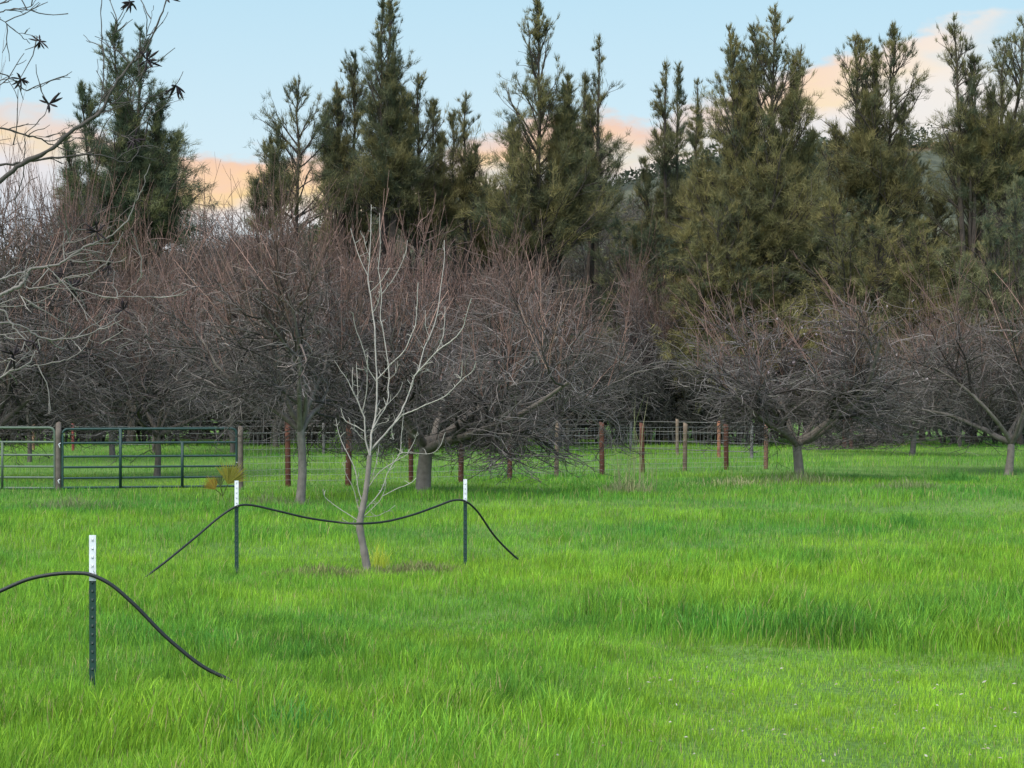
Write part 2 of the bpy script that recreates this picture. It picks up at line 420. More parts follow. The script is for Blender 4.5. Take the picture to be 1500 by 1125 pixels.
# ------------------------------------------------------------------ bare orchard trees
def spawn(rng, PP, RR, nc, t0, t1, ang, angv, L, Lv, k, r0, r1, up=0., gn=.1, tpow=1., curl=0.):
    """children of polylines PP (n,m,3): returns (n*nc,k,3), radii, parent t"""
    n, m, _ = PP.shape
    t = (t0 + (t1 - t0) * rng.random((n, nc)) ** tpow).ravel()
    pi = np.repeat(np.arange(n), nc)
    ft = t * (m - 1); i = np.clip(ft.astype(int), 0, m - 2); f = (ft - i)[:, None]
    A = PP[pi, i]; B = PP[pi, i + 1]
    start = A * (1 - f) + B * f
    T = B - A; T /= np.linalg.norm(T, axis=1, keepdims=True) + 1e-9
    rv = rng.normal(size=(n * nc, 3)); S_ = np.cross(T, rv); S_ /= np.linalg.norm(S_, axis=1, keepdims=True) + 1e-9
    a = (ang + angv * rng.normal(size=n * nc))[:, None]
    D = T * np.cos(a) + S_ * np.sin(a); D[:, 2] += up
    D /= np.linalg.norm(D, axis=1, keepdims=True)
    ln = L * (1 + Lv * rng.uniform(-1, 1, n * nc))
    out = np.zeros((n * nc, k, 3)); out[:, 0] = start
    cur = D.copy()
    for j in range(1, k):
        cur = cur + rng.normal(size=cur.shape) * gn; cur[:, 2] += curl
        cur /= np.linalg.norm(cur, axis=1, keepdims=True)
        out[:, j] = out[:, j - 1] + cur * (ln / (k - 1))[:, None]
    pr = RR[pi, i] * (1 - f[:, 0]) + RR[pi, i + 1] * f[:, 0]
    ra = np.minimum(r0, pr * .85)
    rad = ra[:, None] * (1 - np.linspace(0, 1, k)) + r1 * np.linspace(0, 1, k)
    return out, rad, t

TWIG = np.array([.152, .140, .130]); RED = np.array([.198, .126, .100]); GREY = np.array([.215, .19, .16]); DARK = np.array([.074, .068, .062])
def bare_mesh(seed, style='spread', H=5., Wd=6., fork=.26, tr=.11, limbs=6, dens=1., red=.5, lean=0., shade=.9):
    """meshes (trunk, crown) of a leafless tree standing at the origin, H tall and Wd wide"""
    rng = np.random.default_rng(seed)
    k = 6
    zt = np.linspace(-.1, fork * H, k)
    tp = np.stack([lean * zt + .04 * np.sin(zt * 3 + seed), .03 * np.cos(zt * 2.3 + seed), zt], -1)
    trr = np.linspace(tr * 1.12, tr * .85, k); trr[0] *= 1.25
    L0 = H - fork * H
    n1 = limbs
    az = np.arange(n1) * 2 * np.pi / n1 + rng.uniform(-.4, .4, n1)
    inc = {'spread': rng.uniform(R(22), R(78), n1), 'upright': rng.uniform(R(6), R(38), n1), 'vase': rng.uniform(R(15), R(55), n1)}[style]
    P1 = np.zeros((n1, 7, 3)); P1[:, 0] = tp[-1] + [0, 0, -.05] - np.array([0, 0, 1]) * rng.uniform(0, .25, (n1, 1)) * fork * H * .6
    D = np.stack([np.sin(inc) * np.cos(az), np.sin(inc) * np.sin(az), np.cos(inc)], -1)
    ll = {'spread': L0 * rng.uniform(.45, 1.0, n1), 'upright': L0 * rng.uniform(.6, .95, n1), 'vase': L0 * rng.uniform(.5, 1.0, n1)}[style]
    for j in range(1, 7):
        D = D + rng.normal(size=D.shape) * .16
        D[:, 2] += .07 if style != 'spread' else .02
        D /= np.linalg.norm(D, axis=1, keepdims=True)
        P1[:, j] = P1[:, j - 1] + D * (ll / 6)[:, None]
    R1 = np.linspace(1, .3, 7)[None] * (tr * .70 * rng.uniform(.75, 1.1, (n1, 1)))
    up = {'spread': .12, 'upright': .55, 'vase': .3}[style]
    P2, R2, _ = spawn(rng, P1, R1, 9, .2, 1, .85, .25, L0 * .36, .35, 6, tr * .30, .010, up, .24, .8, .02)
    P3, R3, _ = spawn(rng, P2, R2, 8, .1, 1, .8, .3, L0 * .20, .5, 5, .0165, .0075, up * .7, .24, .8, .01)
    nt_ = max(3, int(5.6 * dens))
    P4, R4, _ = spawn(rng, P3, R3, nt_, .08, 1, .8, .35, L0 * .12, .65, 4, .0088, .0045, up * .4, .32, .8, 0)
    # long straight water shoots standing up out of the top
    ns = {'spread': 2, 'upright': 4, 'vase': 3}[style]
    sel = P2[P2[:, -1, 2] > np.percentile(P2[:, -1, 2], 35)]; selR = np.full(sel.shape[:2], .012)
    P5, R5, _ = spawn(rng, sel, selR, ns + 2, .2, 1, .5, .2, L0 * (.30 if style == 'spread' else .44), .6, 5, .0098, .0048, 1.6, .08)
    P6, R6, _ = spawn(rng, P5, R5, 3, .15, .9, .5, .15, L0 * .10, .5, 3, .0055, .0035, .6, .1)
    # some pendulous twigs below
    low = P2[P2[:, 2, 2] < np.percentile(P2[:, 2, 2], 45)]
    P7, R7, _ = spawn(rng, low, np.full(low.shape[:2], .014), 7, .25, 1, .9, .3, L0 * .30, .5, 5, .010, .005, -.6, .28, 1, -.10)
    P8, R8, _ = spawn(rng, P7, R7, 9, .2, 1, .8, .3, L0 * .09, .5, 3, .006, .004, 0, .25)
    # fit to the wanted size
    allp = np.concatenate([a.reshape(-1, 3) for a in (P3, P4, P5)])
    z0 = fork * H
    sz = (.74 * H - z0) / (np.percentile(P4[:, :, 2], 93) - z0)
    sx = Wd / (np.percentile(allp[:, 0], 98.5) - np.percentile(allp[:, 0], 1.5))
    sy = Wd / (np.percentile(allp[:, 1], 98.5) - np.percentile(allp[:, 1], 1.5))
    def fit(p):
        q = p.copy(); q[..., 0] *= sx; q[..., 1] *= sy
        q[..., 2] = np.where(q[..., 2] > z0, z0 + (q[..., 2] - z0) * sz, q[..., 2])
        q[..., 2] = np.where(q[..., 2] < .9, .9 - (.9 - q[..., 2]) * .45, q[..., 2]); q[..., 2] = np.maximum(q[..., 2], .15)
        return q
    tr_ = MB(); cr = MB()
    tp2 = tp.copy()
    tp2[:, 0] *= 1 + (sx - 1) * np.linspace(0, 1, k); tp2[:, 1] *= 1 + (sy - 1) * np.linspace(0, 1, k)
    e_ = tp2[-1] + (tp2[-1] - tp2[-2]) * np.array([[.18], [.34], [.46]]) * min(1., .5 / max(.05, abs(tp2[-1, 2] - tp2[-2, 2])) * .5 + .5)
    tr_.tubes(np.concatenate([tp2, e_]), np.concatenate([trr, trr[-1] * np.array([.78, .5, .08])]), 10, GREY * shade)
    tr_.tubes(fit(P1), R1, 7, GREY * shade * rng.uniform(.6, .95, (n1, 1)))
    def tints(n, base, top, z):
        f = np.clip((z - z0) / (H - z0), 0, 1)[:, None] ** 2.2 * red * 1.3
        f = np.clip(f + rng.normal(0, .15, (n, 1)) * red, 0, 1)
        return (base * (1 - f) + top * f) * rng.uniform(.25, 1.0, (n, 1)) * np.where(rng.random((n, 1)) < .14, 2.4, 1.3)
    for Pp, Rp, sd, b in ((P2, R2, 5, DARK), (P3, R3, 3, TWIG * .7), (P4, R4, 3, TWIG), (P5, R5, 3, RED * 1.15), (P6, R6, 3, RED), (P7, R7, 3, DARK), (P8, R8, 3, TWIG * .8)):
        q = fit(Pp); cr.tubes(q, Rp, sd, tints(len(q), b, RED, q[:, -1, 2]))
    return tr_.mesh('trunk', M_BARK), cr.mesh('crown', M_TWIG)

PROTO = {}
def proto(key, **kw):
    if key not in PROTO: PROTO[key] = bare_mesh(**kw)
    return PROTO[key]
def bare_tree(name, label, px, py, top, wpx, key, rot, group=None, **kw):
    """leafless tree: trunk foot at pixel (px, py) of the ground, top row and crown width read off the photograph"""
    Y = GY(py); x, _, _ = P(px, py, Y)
    Hh = EYE + (HZ - top) / F * Y; Ww = wpx / F * Y
    base = dict(seed=hash(key) % 1000 if not isinstance(key, int) else key)
    tm, cm_ = proto(key, **kw)
    H0 = kw.get('H', 5.); W0 = kw.get('Wd', 6.)
    t = thing(name, label, 'tree', (x, Y, float(gz(np.array(x), np.array(Y)))), group)
    t.rotation_euler = (0, 0, rot); t.scale = (Ww / W0, Ww / W0, Hh / H0)
    link('trunk', tm, t); link('crown', cm_, t)
    return t
G_ORCH = 'bare orchard trees'
KS = [dict(seed=11, style='spread', dens=.9, fork=.17, tr=.085, shade=.5), dict(seed=12, style='spread', dens=.9, limbs=7, fork=.16, tr=.09, shade=.55), dict(seed=13, style='vase', dens=.85, red=.9, limbs=7, fork=.19, tr=.085, shade=.6),
      dict(seed=14, style='upright', dens=.9, red=.5, limbs=6, fork=.2, tr=.08, shade=.5), dict(seed=15, style='vase', dens=.9, red=.6, limbs=8, fork=.15, tr=.085, shade=.5)]
def BT(label, px, py, top, wpx, ki, rot, name='bare_orchard_tree'):
    return bare_tree(name, label, px, py, top, wpx, 'k%d' % ki, rot, G_ORCH, **KS[ki])
# trees with a shape of their own
bare_tree('bare_orchard_tree', 'bare tree with straight pale grey trunk standing between the gate post and the young tree', 441, 736, 292, 330, 'a', .4, G_ORCH,
          seed=31, style='vase', H=5.6, Wd=5., fork=.28, tr=.095, limbs=6, dens=.75, red=.6)
bare_tree('bare_orchard_tree', 'broad bare tree with thick forked trunk just right of the staked young tree', 622, 722, 332, 520, 'b', 1.9, G_ORCH,
          seed=32, style='spread', H=5.4, Wd=6.6, fork=.20, tr=.14, limbs=8, dens=.95, red=.45)
bare_tree('bare_orchard_tree', 'low spreading bare tree with mossy forked trunk and few pale blossoms by the red posts', 1168, 702, 400, 320, 'c', .2, G_ORCH,
          seed=33, style='vase', H=4.5, Wd=5.3, fork=.17, tr=.12, limbs=8, dens=.9, red=.2)
bare_tree('bare_orchard_tree', 'bare tree with V shaped trunk at the right edge of the meadow', 1478, 692, 385, 330, 'd', 2.5, G_ORCH,
          seed=34, style='vase', H=5., Wd=5.6, fork=.14, tr=.10, limbs=5, dens=.9, red=.3)
BT('bare tree with thick pale trunk standing between the mossy tree and the V trunked tree', 1338, 666, 452, 280, 1, .6)
BT('bare tree whose trunk shows through the long green gate', 230, 698, 345, 330, 2, .8)
BT('bare tree with leaning trunk behind the faded gate at the left edge', -14, 702, 300, 400, 0, 2.1)
BT('tall bare tree with upright dark stems at the left edge, poking into the sunset cloud', 42, 676, 168, 230, 3, .3)
BT('bare tree with reddish upright shoots in front of the dark evergreen at left', 165, 672, 275, 300, 2, 3.9)
BT('bare tree with tall reddish shoots behind the grey trunked tree', 340, 662, 262, 300, 2, 5.0)
BT('bare tree with slender trunk seen past the right end of the long gate', 405, 654, 330, 250, 0, 1.0)
BT('bare tree with bristling reddish shoots behind the top of the young tree', 505, 660, 290, 290, 2, 2.4)
BT('bare tree behind the thick forked trunk, its top below two thin evergreens', 600, 655, 322, 300, 4, 4.2)
BT('bare tree with domed crown at the right side of the dense thicket', 752, 664, 352, 330, 4, .9)
BT('low bare tree behind the red posts in the middle of the fence', 700, 648, 400, 260, 1, 3.1)
BT('bare tree with drooping grey twigs above the tan fence post', 818, 654, 425, 170, 0, 4.4)
BT('dark low bare tree behind the middle of the long gate', 120, 650, 400, 300, 1, 5.2)
BT('dark low bare tree behind the right half of the long gate', 285, 646, 410, 300, 0, .1)
BT('farthest bare tree behind the faded gate', 20, 646, 380, 260, 4, 2.9)
BT('bare tree in the dark row behind the grey trunked tree', 460, 645, 405, 260, 4, 1.5)
BT('bare tree in the dark row behind the young tree', 555, 644, 400, 260, 0, 5.9)
BT('slim tall bare tree with crooked stem in front of the dark evergreen trunks', 946, 650, 365, 130, 3, 1.1)
BT('bare tree with reddish twigs right of the pale thick trunk', 1405, 656, 445, 200, 4, .5)
BT('bare tree behind the mossy forked tree', 1245, 650, 440, 240, 0, 3.6)
BT('grey bare tree far back at the right edge', 1520, 650, 430, 230, 1, 4.9)

# pale blossoms on the mossy tree are tiny: a few petals scattered in its crown
def blossoms():
    rng = np.random.default_rng(8); mb = MB(); Y0 = GY(702)
    for i in range(46):
        px = rng.normal(1190, 70); py = rng.normal(535, 45); Y = Y0 + rng.uniform(-1.6, 1.2)
        c = np.array(P(px, py, Y)); s = rng.uniform(.018, .035)
        for k in range(4):
            a = rng.uniform(0, 6.28); b = a + 1.2
            mb.add([c, c + s * np.array([math.cos(a), rng.uniform(-.5, .5), math.sin(a)]), c + s * np.array([math.cos(b), rng.uniform(-.5, .5), math.sin(b)])],
                   t=[(0, 1, 2)], c=(.62, .50, .52))
    return mb
bl_parent = [o for o in COL.objects if o.get('label', '').startswith('low spreading bare tree with mossy')][0]
blo = blossoms().build('blossom', M_GRASS, None, smooth=False)
bpy.context.view_layer.update()
blo.parent = bl_parent; blo.matrix_parent_inverse = bl_parent.matrix_world.inverted()
blo['kind'] = 'stuff'

# ------------------------------------------------------------------ evergreens
def evergreen(label, Y, stems, base_px, hue=(1, 1, 1), dens=1., seed=0, seedn=None, droop=.0, olive=.5, leaders=2, name='evergreen_tree', group='tall evergreens'):
    """stems: (px_top, py_top, half_width_px, py_low[, shape]); the tree stands at depth Y"""
    rng = np.random.default_rng(seed)
    bx = (base_px - 750) / F * Y
    t = thing(name, label, 'tree', (bx, Y, 0), group)
    tr = MB(); cr = MB()
    full = []
    for st in stems:
        full.append(tuple(st[:4]) + (st[4] if len(st) > 4 else .8, 1.0))
        for _ in range(leaders):
            f_ = rng.uniform(.18, .55); sd_ = rng.choice([-1, 1])
            full.append((st[0] + sd_ * st[2] * rng.uniform(.25, .62), st[1] + (st[3] - st[1]) * f_, st[2] * rng.uniform(.35, .6), st[3] - (st[3] - st[1]) * .15, .8, .8))
    for si, st in enumerate(full):
        tx, ty, hw, low = st[:4]; shape, dm = st[4:6]
        top = np.array(P(tx, ty, Y + rng.uniform(-.8, .8)))
        fk = 0.0 if si == 0 else (rng.uniform(1.2, 4.5) if dm == 1.0 else rng.uniform(.3, .5) * (EYE + (HZ - ty) / F * Y))
        b = np.array([bx + (0 if si == 0 else rng.normal(0, .15)), Y + rng.normal(0, .2), -.2 + fk])
        if si: b[0] = bx + (top[0] - bx) * fk / top[2] * .4
        kk = 12; s = np.linspace(0, 1, kk)
        ax = np.stack([b[0] + (top[0] - b[0]) * s ** .75, b[1] + (top[1] - b[1]) * s, b[2] + (top[2] - b[2]) * s], -1)
        ax[1:-1, :2] += rng.normal(0, .05, (kk - 2, 2))
        h = top[2]; rad = .022 + (.0105 * h) * (1 - s) ** 1.0 * (1 if si == 0 else .65)
        tr.tubes(ax, rad, 7, np.array([.075, .062, .05]))
        zl = EYE + (HZ - low) / F * Y; hwm = hw / F * Y
        nb = int(5.6 * (top[2] - zl) * dens * dm) + 18
        tt = rng.random(nb) ** 1.25                       # 0 low .. 1 top of the crown
        zz = zl + (top[2] - zl) * tt
        sx = np.interp(zz, ax[:, 2], np.linspace(0, 1, kk))
        cx = np.stack([np.interp(zz, ax[:, 2], ax[:, i]) for i in range(3)], -1)
        az = rng.uniform(0, 2 * np.pi, nb)
        # outline: lobes by azimuth and height so that the silhouette is uneven
        lob = .45 + .70 * vnoise(az * 1.1 + si * 7, zz * .7, seed * 3 + si) + .35 * rng.random(nb) ** 2
        reach = hwm * 1.35 * (np.clip(1 - tt, 0, 1) ** (shape * 1.32) + .014) * lob
        asc = R(30) + R(36) * tt + rng.normal(0, .15, nb)
        asc = np.clip(asc, R(12), R(72)); ln = np.minimum(reach / np.cos(asc) * .95, ((top[2] - zz) * .55 + .12) / np.sin(asc))
        kb = 6; PB = np.zeros((nb, kb, 3)); PB[:, 0] = cx
        D = np.stack([np.cos(az) * np.cos(asc), np.sin(az) * np.cos(asc), np.sin(asc)], -1)
        for j in range(1, kb):
            D = D + rng.normal(size=D.shape) * .10; D[:, 2] += (.05 - droop * .25 * (1 - tt))
            D /= np.linalg.norm(D, axis=1, keepdims=True)
            PB[:, j] = PB[:, j - 1] + D * (ln / (kb - 1))[:, None]
        RB = np.linspace(1, .2, kb)[None] * np.clip(.012 + .016 * ln, .012, .08)[:, None]
        tr.tubes(PB, RB, 4, np.array([.07, .058, .048]))
        P2, R2, t2 = spawn(rng, PB, RB, 5, .25, 1, .6, .2, 1, .4, 4, .02, .008, .2 - droop, .15)
        l2 = np.clip(np.repeat(ln, 5) * .42, .08, 1.3)[:, None, None]
        P2 = P2[:, :1] + (P2 - P2[:, :1]) * l2
        tr.tubes(P2, R2, 3, np.array([.07, .06, .05]))
        allp = np.concatenate([PB, P2[:, [0, 1, 1, 2, 3, 3]]]); own = np.concatenate([np.arange(nb), np.repeat(np.arange(nb), 5)])
        shade = rng.normal(0, 1, nb)
        # needle tufts
        nc = 4; L = len(allp)
        tpos = .25 + .85 * rng.random((L, nc)); tpos = np.clip(tpos, 0, 1) * (kb - 1)
        i = np.clip(tpos.astype(int), 0, kb - 2); f = (tpos - i)[..., None]
        A = np.take_along_axis(allp, i[..., None], 1); B = np.take_along_axis(allp, i[..., None] + 1, 1)
        C = (A * (1 - f) + B * f).reshape(-1, 3); T = (B - A).reshape(-1, 3); T /= np.linalg.norm(T, axis=1, keepdims=True) + 1e-9
        ow = np.repeat(own, nc)
        keep = rng.random(len(C)) < (.85 - .50 * tt[ow]) * min(1, .45 + .55 * dens)
        C = C[keep]; T = T[keep]; ow = ow[keep]
        # the leader itself carries tufts right up to its tip
        zt_ = rng.uniform(.74, .985, 34); Cs = np.stack([np.interp(b[2] + (top[2] - b[2]) * zt_, ax[:, 2], ax[:, i_]) for i_ in range(3)], -1)
        C = np.concatenate([C, Cs]); T = np.concatenate([T, np.tile([[0, 0, 1.]], (34, 1)) + rng.normal(size=(34, 3)) * .22]); ow = np.concatenate([ow, rng.integers(0, nb, 34)])
        C += rng.normal(size=C.shape) * .045 * (1.15 - tt[ow])[:, None]
        hN = 21
        nn = len(C) * hN
        tf = np.repeat(tt[ow], hN)
        Cn = np.repeat(C, hN, 0) + rng.normal(size=(nn, 3)) * .09 * (1.1 - tf)[:, None] + np.repeat(T, hN, 0) * rng.uniform(0, .25, (nn, 1))
        Dn = np.repeat(T, hN, 0) * .75 + rng.normal(size=(nn, 3)) * .30
        Dn[:, 2] += .55 * tf + .10 - droop * (1 - tf) * 1.5
        Dn /= np.linalg.norm(Dn, axis=1, keepdims=True)
        lnn = rng.uniform(.20, .50, nn) * (Y / 95) * (1 - .45 * tf)
        sd = np.cross(Dn, rng.normal(size=(nn, 3))); sd /= np.linalg.norm(sd, axis=1, keepdims=True) + 1e-9
        sd *= rng.uniform(.006, .0125, (nn, 1)) * (Y / 95)
        V = np.stack([Cn - sd, Cn + sd, Cn + Dn * lnn[:, None]], 1).reshape(-1, 3)
        cA = np.array([.074, .096, .054]); cB = np.array([.265, .235, .092])
        mixf = np.clip(olive + .30 * np.repeat(shade[ow] , hN) + .12 * rng.normal(size=nn), 0, 1)[:, None]
        Cc = (cA * (1 - mixf) + cB * mixf) * np.asarray(hue) * rng.uniform(.75, 1.3, (nn, 1))
        cr.add(V, t=np.arange(nn * 3).reshape(-1, 3), c=np.repeat(Cc, 3, 0))
    o = np.array([bx, Y, 0], np.float32)
    for m_, nm, mt in ((tr, 'trunk', M_BARK), (cr, 'crown', M_NEEDLE)):
        m_.v = [a - o for a in m_.v]
        m_.build(nm, mt, t, smooth=False)
    return t
EG = evergreen
EG('dark twin topped evergreen rising alone above the bare trees at left', 82, [(205, 45, 80, 400, .85), (168, 42, 56, 380, .8), (262, 205, 44, 380, .5), (118, 130, 40, 390, .7)], 190, olive=.12, seed=1, dens=1.1, droop=.25, hue=(.9, 1, 1))
EG('thin see-through evergreen at the left end of the main row', 92, [(438, 118, 60, 350, .7), (395, 205, 40, 370, .7)], 425, olive=.3, seed=2, dens=.42, leaders=1)
EG('evergreen with a slim spire just left of the tallest pair of spires', 96, [(520, 78, 46, 340, .75), (493, 120, 34, 330, .7)], 512, olive=.3, seed=3, dens=.65, leaders=1)
EG('tall narrow evergreen with two close spires reaching almost to the top of the photo', 93, [(572, 2, 48, 330, .7), (562, 10, 36, 320, .6)], 548, olive=.25, seed=4, dens=.8)
EG('feathery evergreen just right of the tallest twin spires', 95, [(612, 112, 50, 380, .7), (636, 150, 28, 370, .7)], 612, olive=.5, seed=5, dens=.6, leaders=1)
EG('small wispy evergreen with two thin tops in the gap before the pink cloud', 96, [(683, 142, 36, 345, .85), (662, 168, 34, 350, .8)], 672, olive=.45, seed=6, dens=.42, leaders=1)
EG('tall dense conical evergreen with single needle-like tip beside the pink cloud', 90, [(789, 2, 74, 400, .85), (832, 130, 40, 380, .7), (748, 180, 34, 390, .7)], 790, olive=.5, seed=7, dens=1.25)
EG('sparse evergreen with thin pointed tops standing in front of the pink cloud', 97, [(878, 58, 46, 350, .85), (857, 105, 34, 345, .8)], 866, olive=.35, seed=8, dens=.45, leaders=1)
EG('evergreen with two thin tops left of the biggest olive evergreen', 94, [(976, 92, 40, 420, .75), (994, 102, 34, 440, .7), (946, 240, 34, 430, .6)], 975, olive=.4, seed=9, dens=.6, leaders=1)
EG('short narrow evergreen squeezed against the left side of the biggest olive evergreen', 91, [(1021, 120, 34, 520, .75)], 1024, olive=.55, seed=10, dens=1.0)
EG('biggest evergreen, olive and many topped, its dense skirt reaching the fence', 86, [(1136, 18, 70, 400, .7), (1068, 45, 62, 420, .7), (1106, 42, 60, 420, .7), (1174, 65, 50, 400, .65), (1082, 260, 105, 560, .55), (1022, 245, 60, 540, .55)], 1110, olive=.6, seed=11, dens=1.15)
EG('rounded open evergreen with many slender stems right of the biggest olive one', 90, [(1252, 55, 50, 330, .5), (1310, 42, 52, 340, .5), (1282, 80, 50, 340, .5), (1222, 190, 70, 430, .55), (1296, 255, 85, 470, .5)], 1275, olive=.55, seed=12, dens=.6)
EG('open evergreen at the right edge with bare stems showing against the cream cloud', 88, [(1398, 34, 42, 320, .45), (1428, 90, 40, 330, .5), (1475, 60, 46, 300, .5), (1505, 30, 50, 330, .5), (1420, 260, 80, 480, .5)], 1425, olive=.45, seed=13, dens=.5)
EG('grey green weeping evergreen under the stems at the right edge', 80, [(1490, 270, 85, 560, .45), (1445, 330, 60, 560, .45)], 1495, olive=.4, seed=14, dens=.8, droop=.5, hue=(1.1, 1.15, 1.3))
EG('olive weeping evergreen behind the tops of the mossy and pale trunked bare trees', 82, [(1215, 290, 70, 540, .45), (1290, 320, 75, 560, .45), (1350, 330, 60, 560, .45)], 1285, olive=.65, seed=15, dens=.85, droop=.5)
EG('dark drooping evergreen behind the slim crooked bare stem', 88, [(905, 330, 60, 600, .4), (962, 330, 50, 590, .4)], 935, olive=.25, seed=16, dens=.8, droop=.5, hue=(.9, .95, 1.05))
EG('squat evergreen left of the conical one, above the thicket', 100, [(712, 262, 44, 400, .6), (735, 290, 30, 400, .6)], 722, olive=.6, seed=17, dens=.5, leaders=1)
EG('squat olive evergreen beneath the slim spires at centre left', 99, [(540, 255, 60, 420, .5), (480, 270, 46, 400, .5)], 515, olive=.55, seed=18, dens=.5, leaders=1)

EG('broad olive evergreen skirt hanging over the fence end, left of the mossy tree', 84, [(1050, 290, 70, 590, .45), (1100, 330, 60, 600, .45), (1010, 340, 50, 590, .45)], 1060, olive=.6, seed=19, dens=.9, droop=.35)
EG('dull olive evergreen filling in above the mossy tree', 89, [(1180, 225, 70, 520, .5), (1150, 300, 70, 560, .45), (1215, 330, 70, 560, .45)], 1180, olive=.5, seed=20, dens=.9, droop=.3)
EG('grey olive evergreen filling in above the pale trunked tree', 93, [(1340, 235, 70, 520, .5), (1372, 290, 75, 560, .45), (1310, 350, 60, 560, .45)], 1350, olive=.5, seed=21, dens=.9, droop=.3, hue=(1, 1.02, 1.1))
EG('grey green evergreen filling the corner behind the V trunked tree', 92, [(1455, 240, 70, 520, .5), (1515, 260, 80, 560, .45), (1420, 340, 70, 560, .45)], 1462, olive=.45, seed=22, dens=.9, droop=.3, hue=(1, 1.04, 1.12))
# grey brown brush in the gaps of the back row
def brush(label, px, Y, top, wpx, seed, col, name='bushy_thicket'):
    rng = np.random.default_rng(seed)
    H = EYE + (HZ - top) / F * Y; Ww = wpx / F * Y; bx = (px - 750) / F * Y
    t = thing(name, label, 'bush', (bx, Y, 0), 'bushes behind the orchard')
    tr = MB(); cr = MB()
    n = 16 if top < 520 else 34; b = np.zeros((n, 7, 3)); D = np.stack([rng.normal(0, .28, n), rng.normal(0, .28, n), np.ones(n)], -1)
    b[:, 0] = np.stack([rng.uniform(-.3, .3, n) * Ww, rng.uniform(-1, 1, n), 0 * D[:, 0] - .1], -1)
    for j in range(1, 7):
        D += rng.normal(size=D.shape) * .08; D /= np.linalg.norm(D, axis=1, keepdims=True)
        b[:, j] = b[:, j - 1] + D * H / 6 * rng.uniform(.8, 1.05, (n, 1))
    rb = np.linspace(.06, .012, 7)[None] * np.ones((n, 1)); tr.tubes(b, rb, 5, DARK)
    p2, r2, _ = spawn(rng, b, rb, 16, .15, 1, .6, .25, H * .24, .5, 5, .025, .01, .2, .2)
    tr.tubes(p2, r2, 3, DARK * 1.2)
    p3, r3, _ = spawn(rng, p2, r2, 9, .15, 1, .7, .3, H * .12, .5, 4, .016, .009, .1, .2)
    cr.tubes(p3, r3, 3, TWIG * rng.uniform(.7, 1.3, (len(p3), 1)))
    p4, r4, _ = spawn(rng, p3, r3, 5, .15, 1, .7, .3, H * .07, .5, 3, .013, .008, -.1, .2)
    cr.tubes(p4, r4, 3, np.asarray(col) * rng.uniform(.65, 1.3, (len(p4), 1)))
    tr.build('stem', M_BARK, t); cr.build('twigs', M_TWIG, t)
brush('grey brown brush behind the open gap right of the conical evergreen', 872, 104, 300, 170, 41, (.13, .115, .085))
brush('dull green brush beneath the wispy evergreen in the gap', 690, 108, 318, 170, 42, (.13, .125, .07))
brush('dark brush behind the left end of the fence', 330, 100, 345, 190, 43, (.10, .09, .085))
brush('dark brush behind the red posts at centre', 560, 100, 400, 260, 44, (.075, .08, .075))
brush('dark brush behind the long green gate', 170, 98, 420, 260, 45, (.07, .075, .075))
brush('grey brush at the far left edge', 0, 96, 400, 220, 46, (.09, .085, .09))
brush('grey brush behind the pale thick trunk at right', 1345, 102, 440, 220, 47, (.12, .125, .09))
brush('olive brush behind the mossy tree at right', 1150, 98, 440, 220, 48, (.10, .105, .06))
brush('grey green brush at the far right edge', 1495, 100, 440, 200, 49, (.12, .125, .10))
brush('dark brush between the evergreen trunks at centre right', 1010, 100, 470, 160, 50, (.07, .075, .065))
brush('dark brush above the tan fence post', 800, 99, 430, 190, 51, (.075, .075, .07))
brush('dark brush behind the trunk of the grey trunked tree', 430, 101, 430, 200, 52, (.075, .075, .075))

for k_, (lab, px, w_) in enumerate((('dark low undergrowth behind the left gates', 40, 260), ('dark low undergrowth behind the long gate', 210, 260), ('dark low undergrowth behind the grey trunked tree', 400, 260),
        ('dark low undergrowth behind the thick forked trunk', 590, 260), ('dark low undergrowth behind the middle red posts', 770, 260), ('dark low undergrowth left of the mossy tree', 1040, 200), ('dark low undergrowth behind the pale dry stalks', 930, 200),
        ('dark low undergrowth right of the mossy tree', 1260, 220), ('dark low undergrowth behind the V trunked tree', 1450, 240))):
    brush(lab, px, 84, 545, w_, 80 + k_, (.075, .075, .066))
# ------------------------------------------------------------------ fences and gates
G_POST = 'red brown fence posts'
def post_mesh(h, r, c, seed, top_slant=.02):
    rng = np.random.default_rng(seed); mb = MB(); s = 12; k = 6
    a = np.arange(s) * 2 * np.pi / s
    zs = np.linspace(-.15, h, k); V = []
    for i, z in enumerate(zs):
        rr = r * (1 + .04 * np.sin(a * 2 + seed) + rng.normal(0, .012, s)) * (1.03 - .05 * i / k)
        zz = np.full(s, z)
        if i == k - 1: zz = zz + top_slant * np.cos(a + seed)
        V.append(np.stack([rr * np.cos(a), rr * np.sin(a), zz], -1))
    V = np.concatenate(V + [[[0, 0, h + .004]]])
    i = np.arange(k - 1)[:, None] * s; j = np.arange(s)[None]; j2 = (j + 1) % s
    Q = np.stack([i + j, i + j2, i + s + j2, i + s + j], -1)
    o = (k - 1) * s
    mb.add(V, q=Q, t=[(o + m, o + (m + 1) % s, k * s) for m in range(s)], c=c)
    return mb.mesh('post', M_WOOD)
RUST = (.105, .048, .033); TAN = (.16, .125, .09); WGREY = (.125, .108, .09)
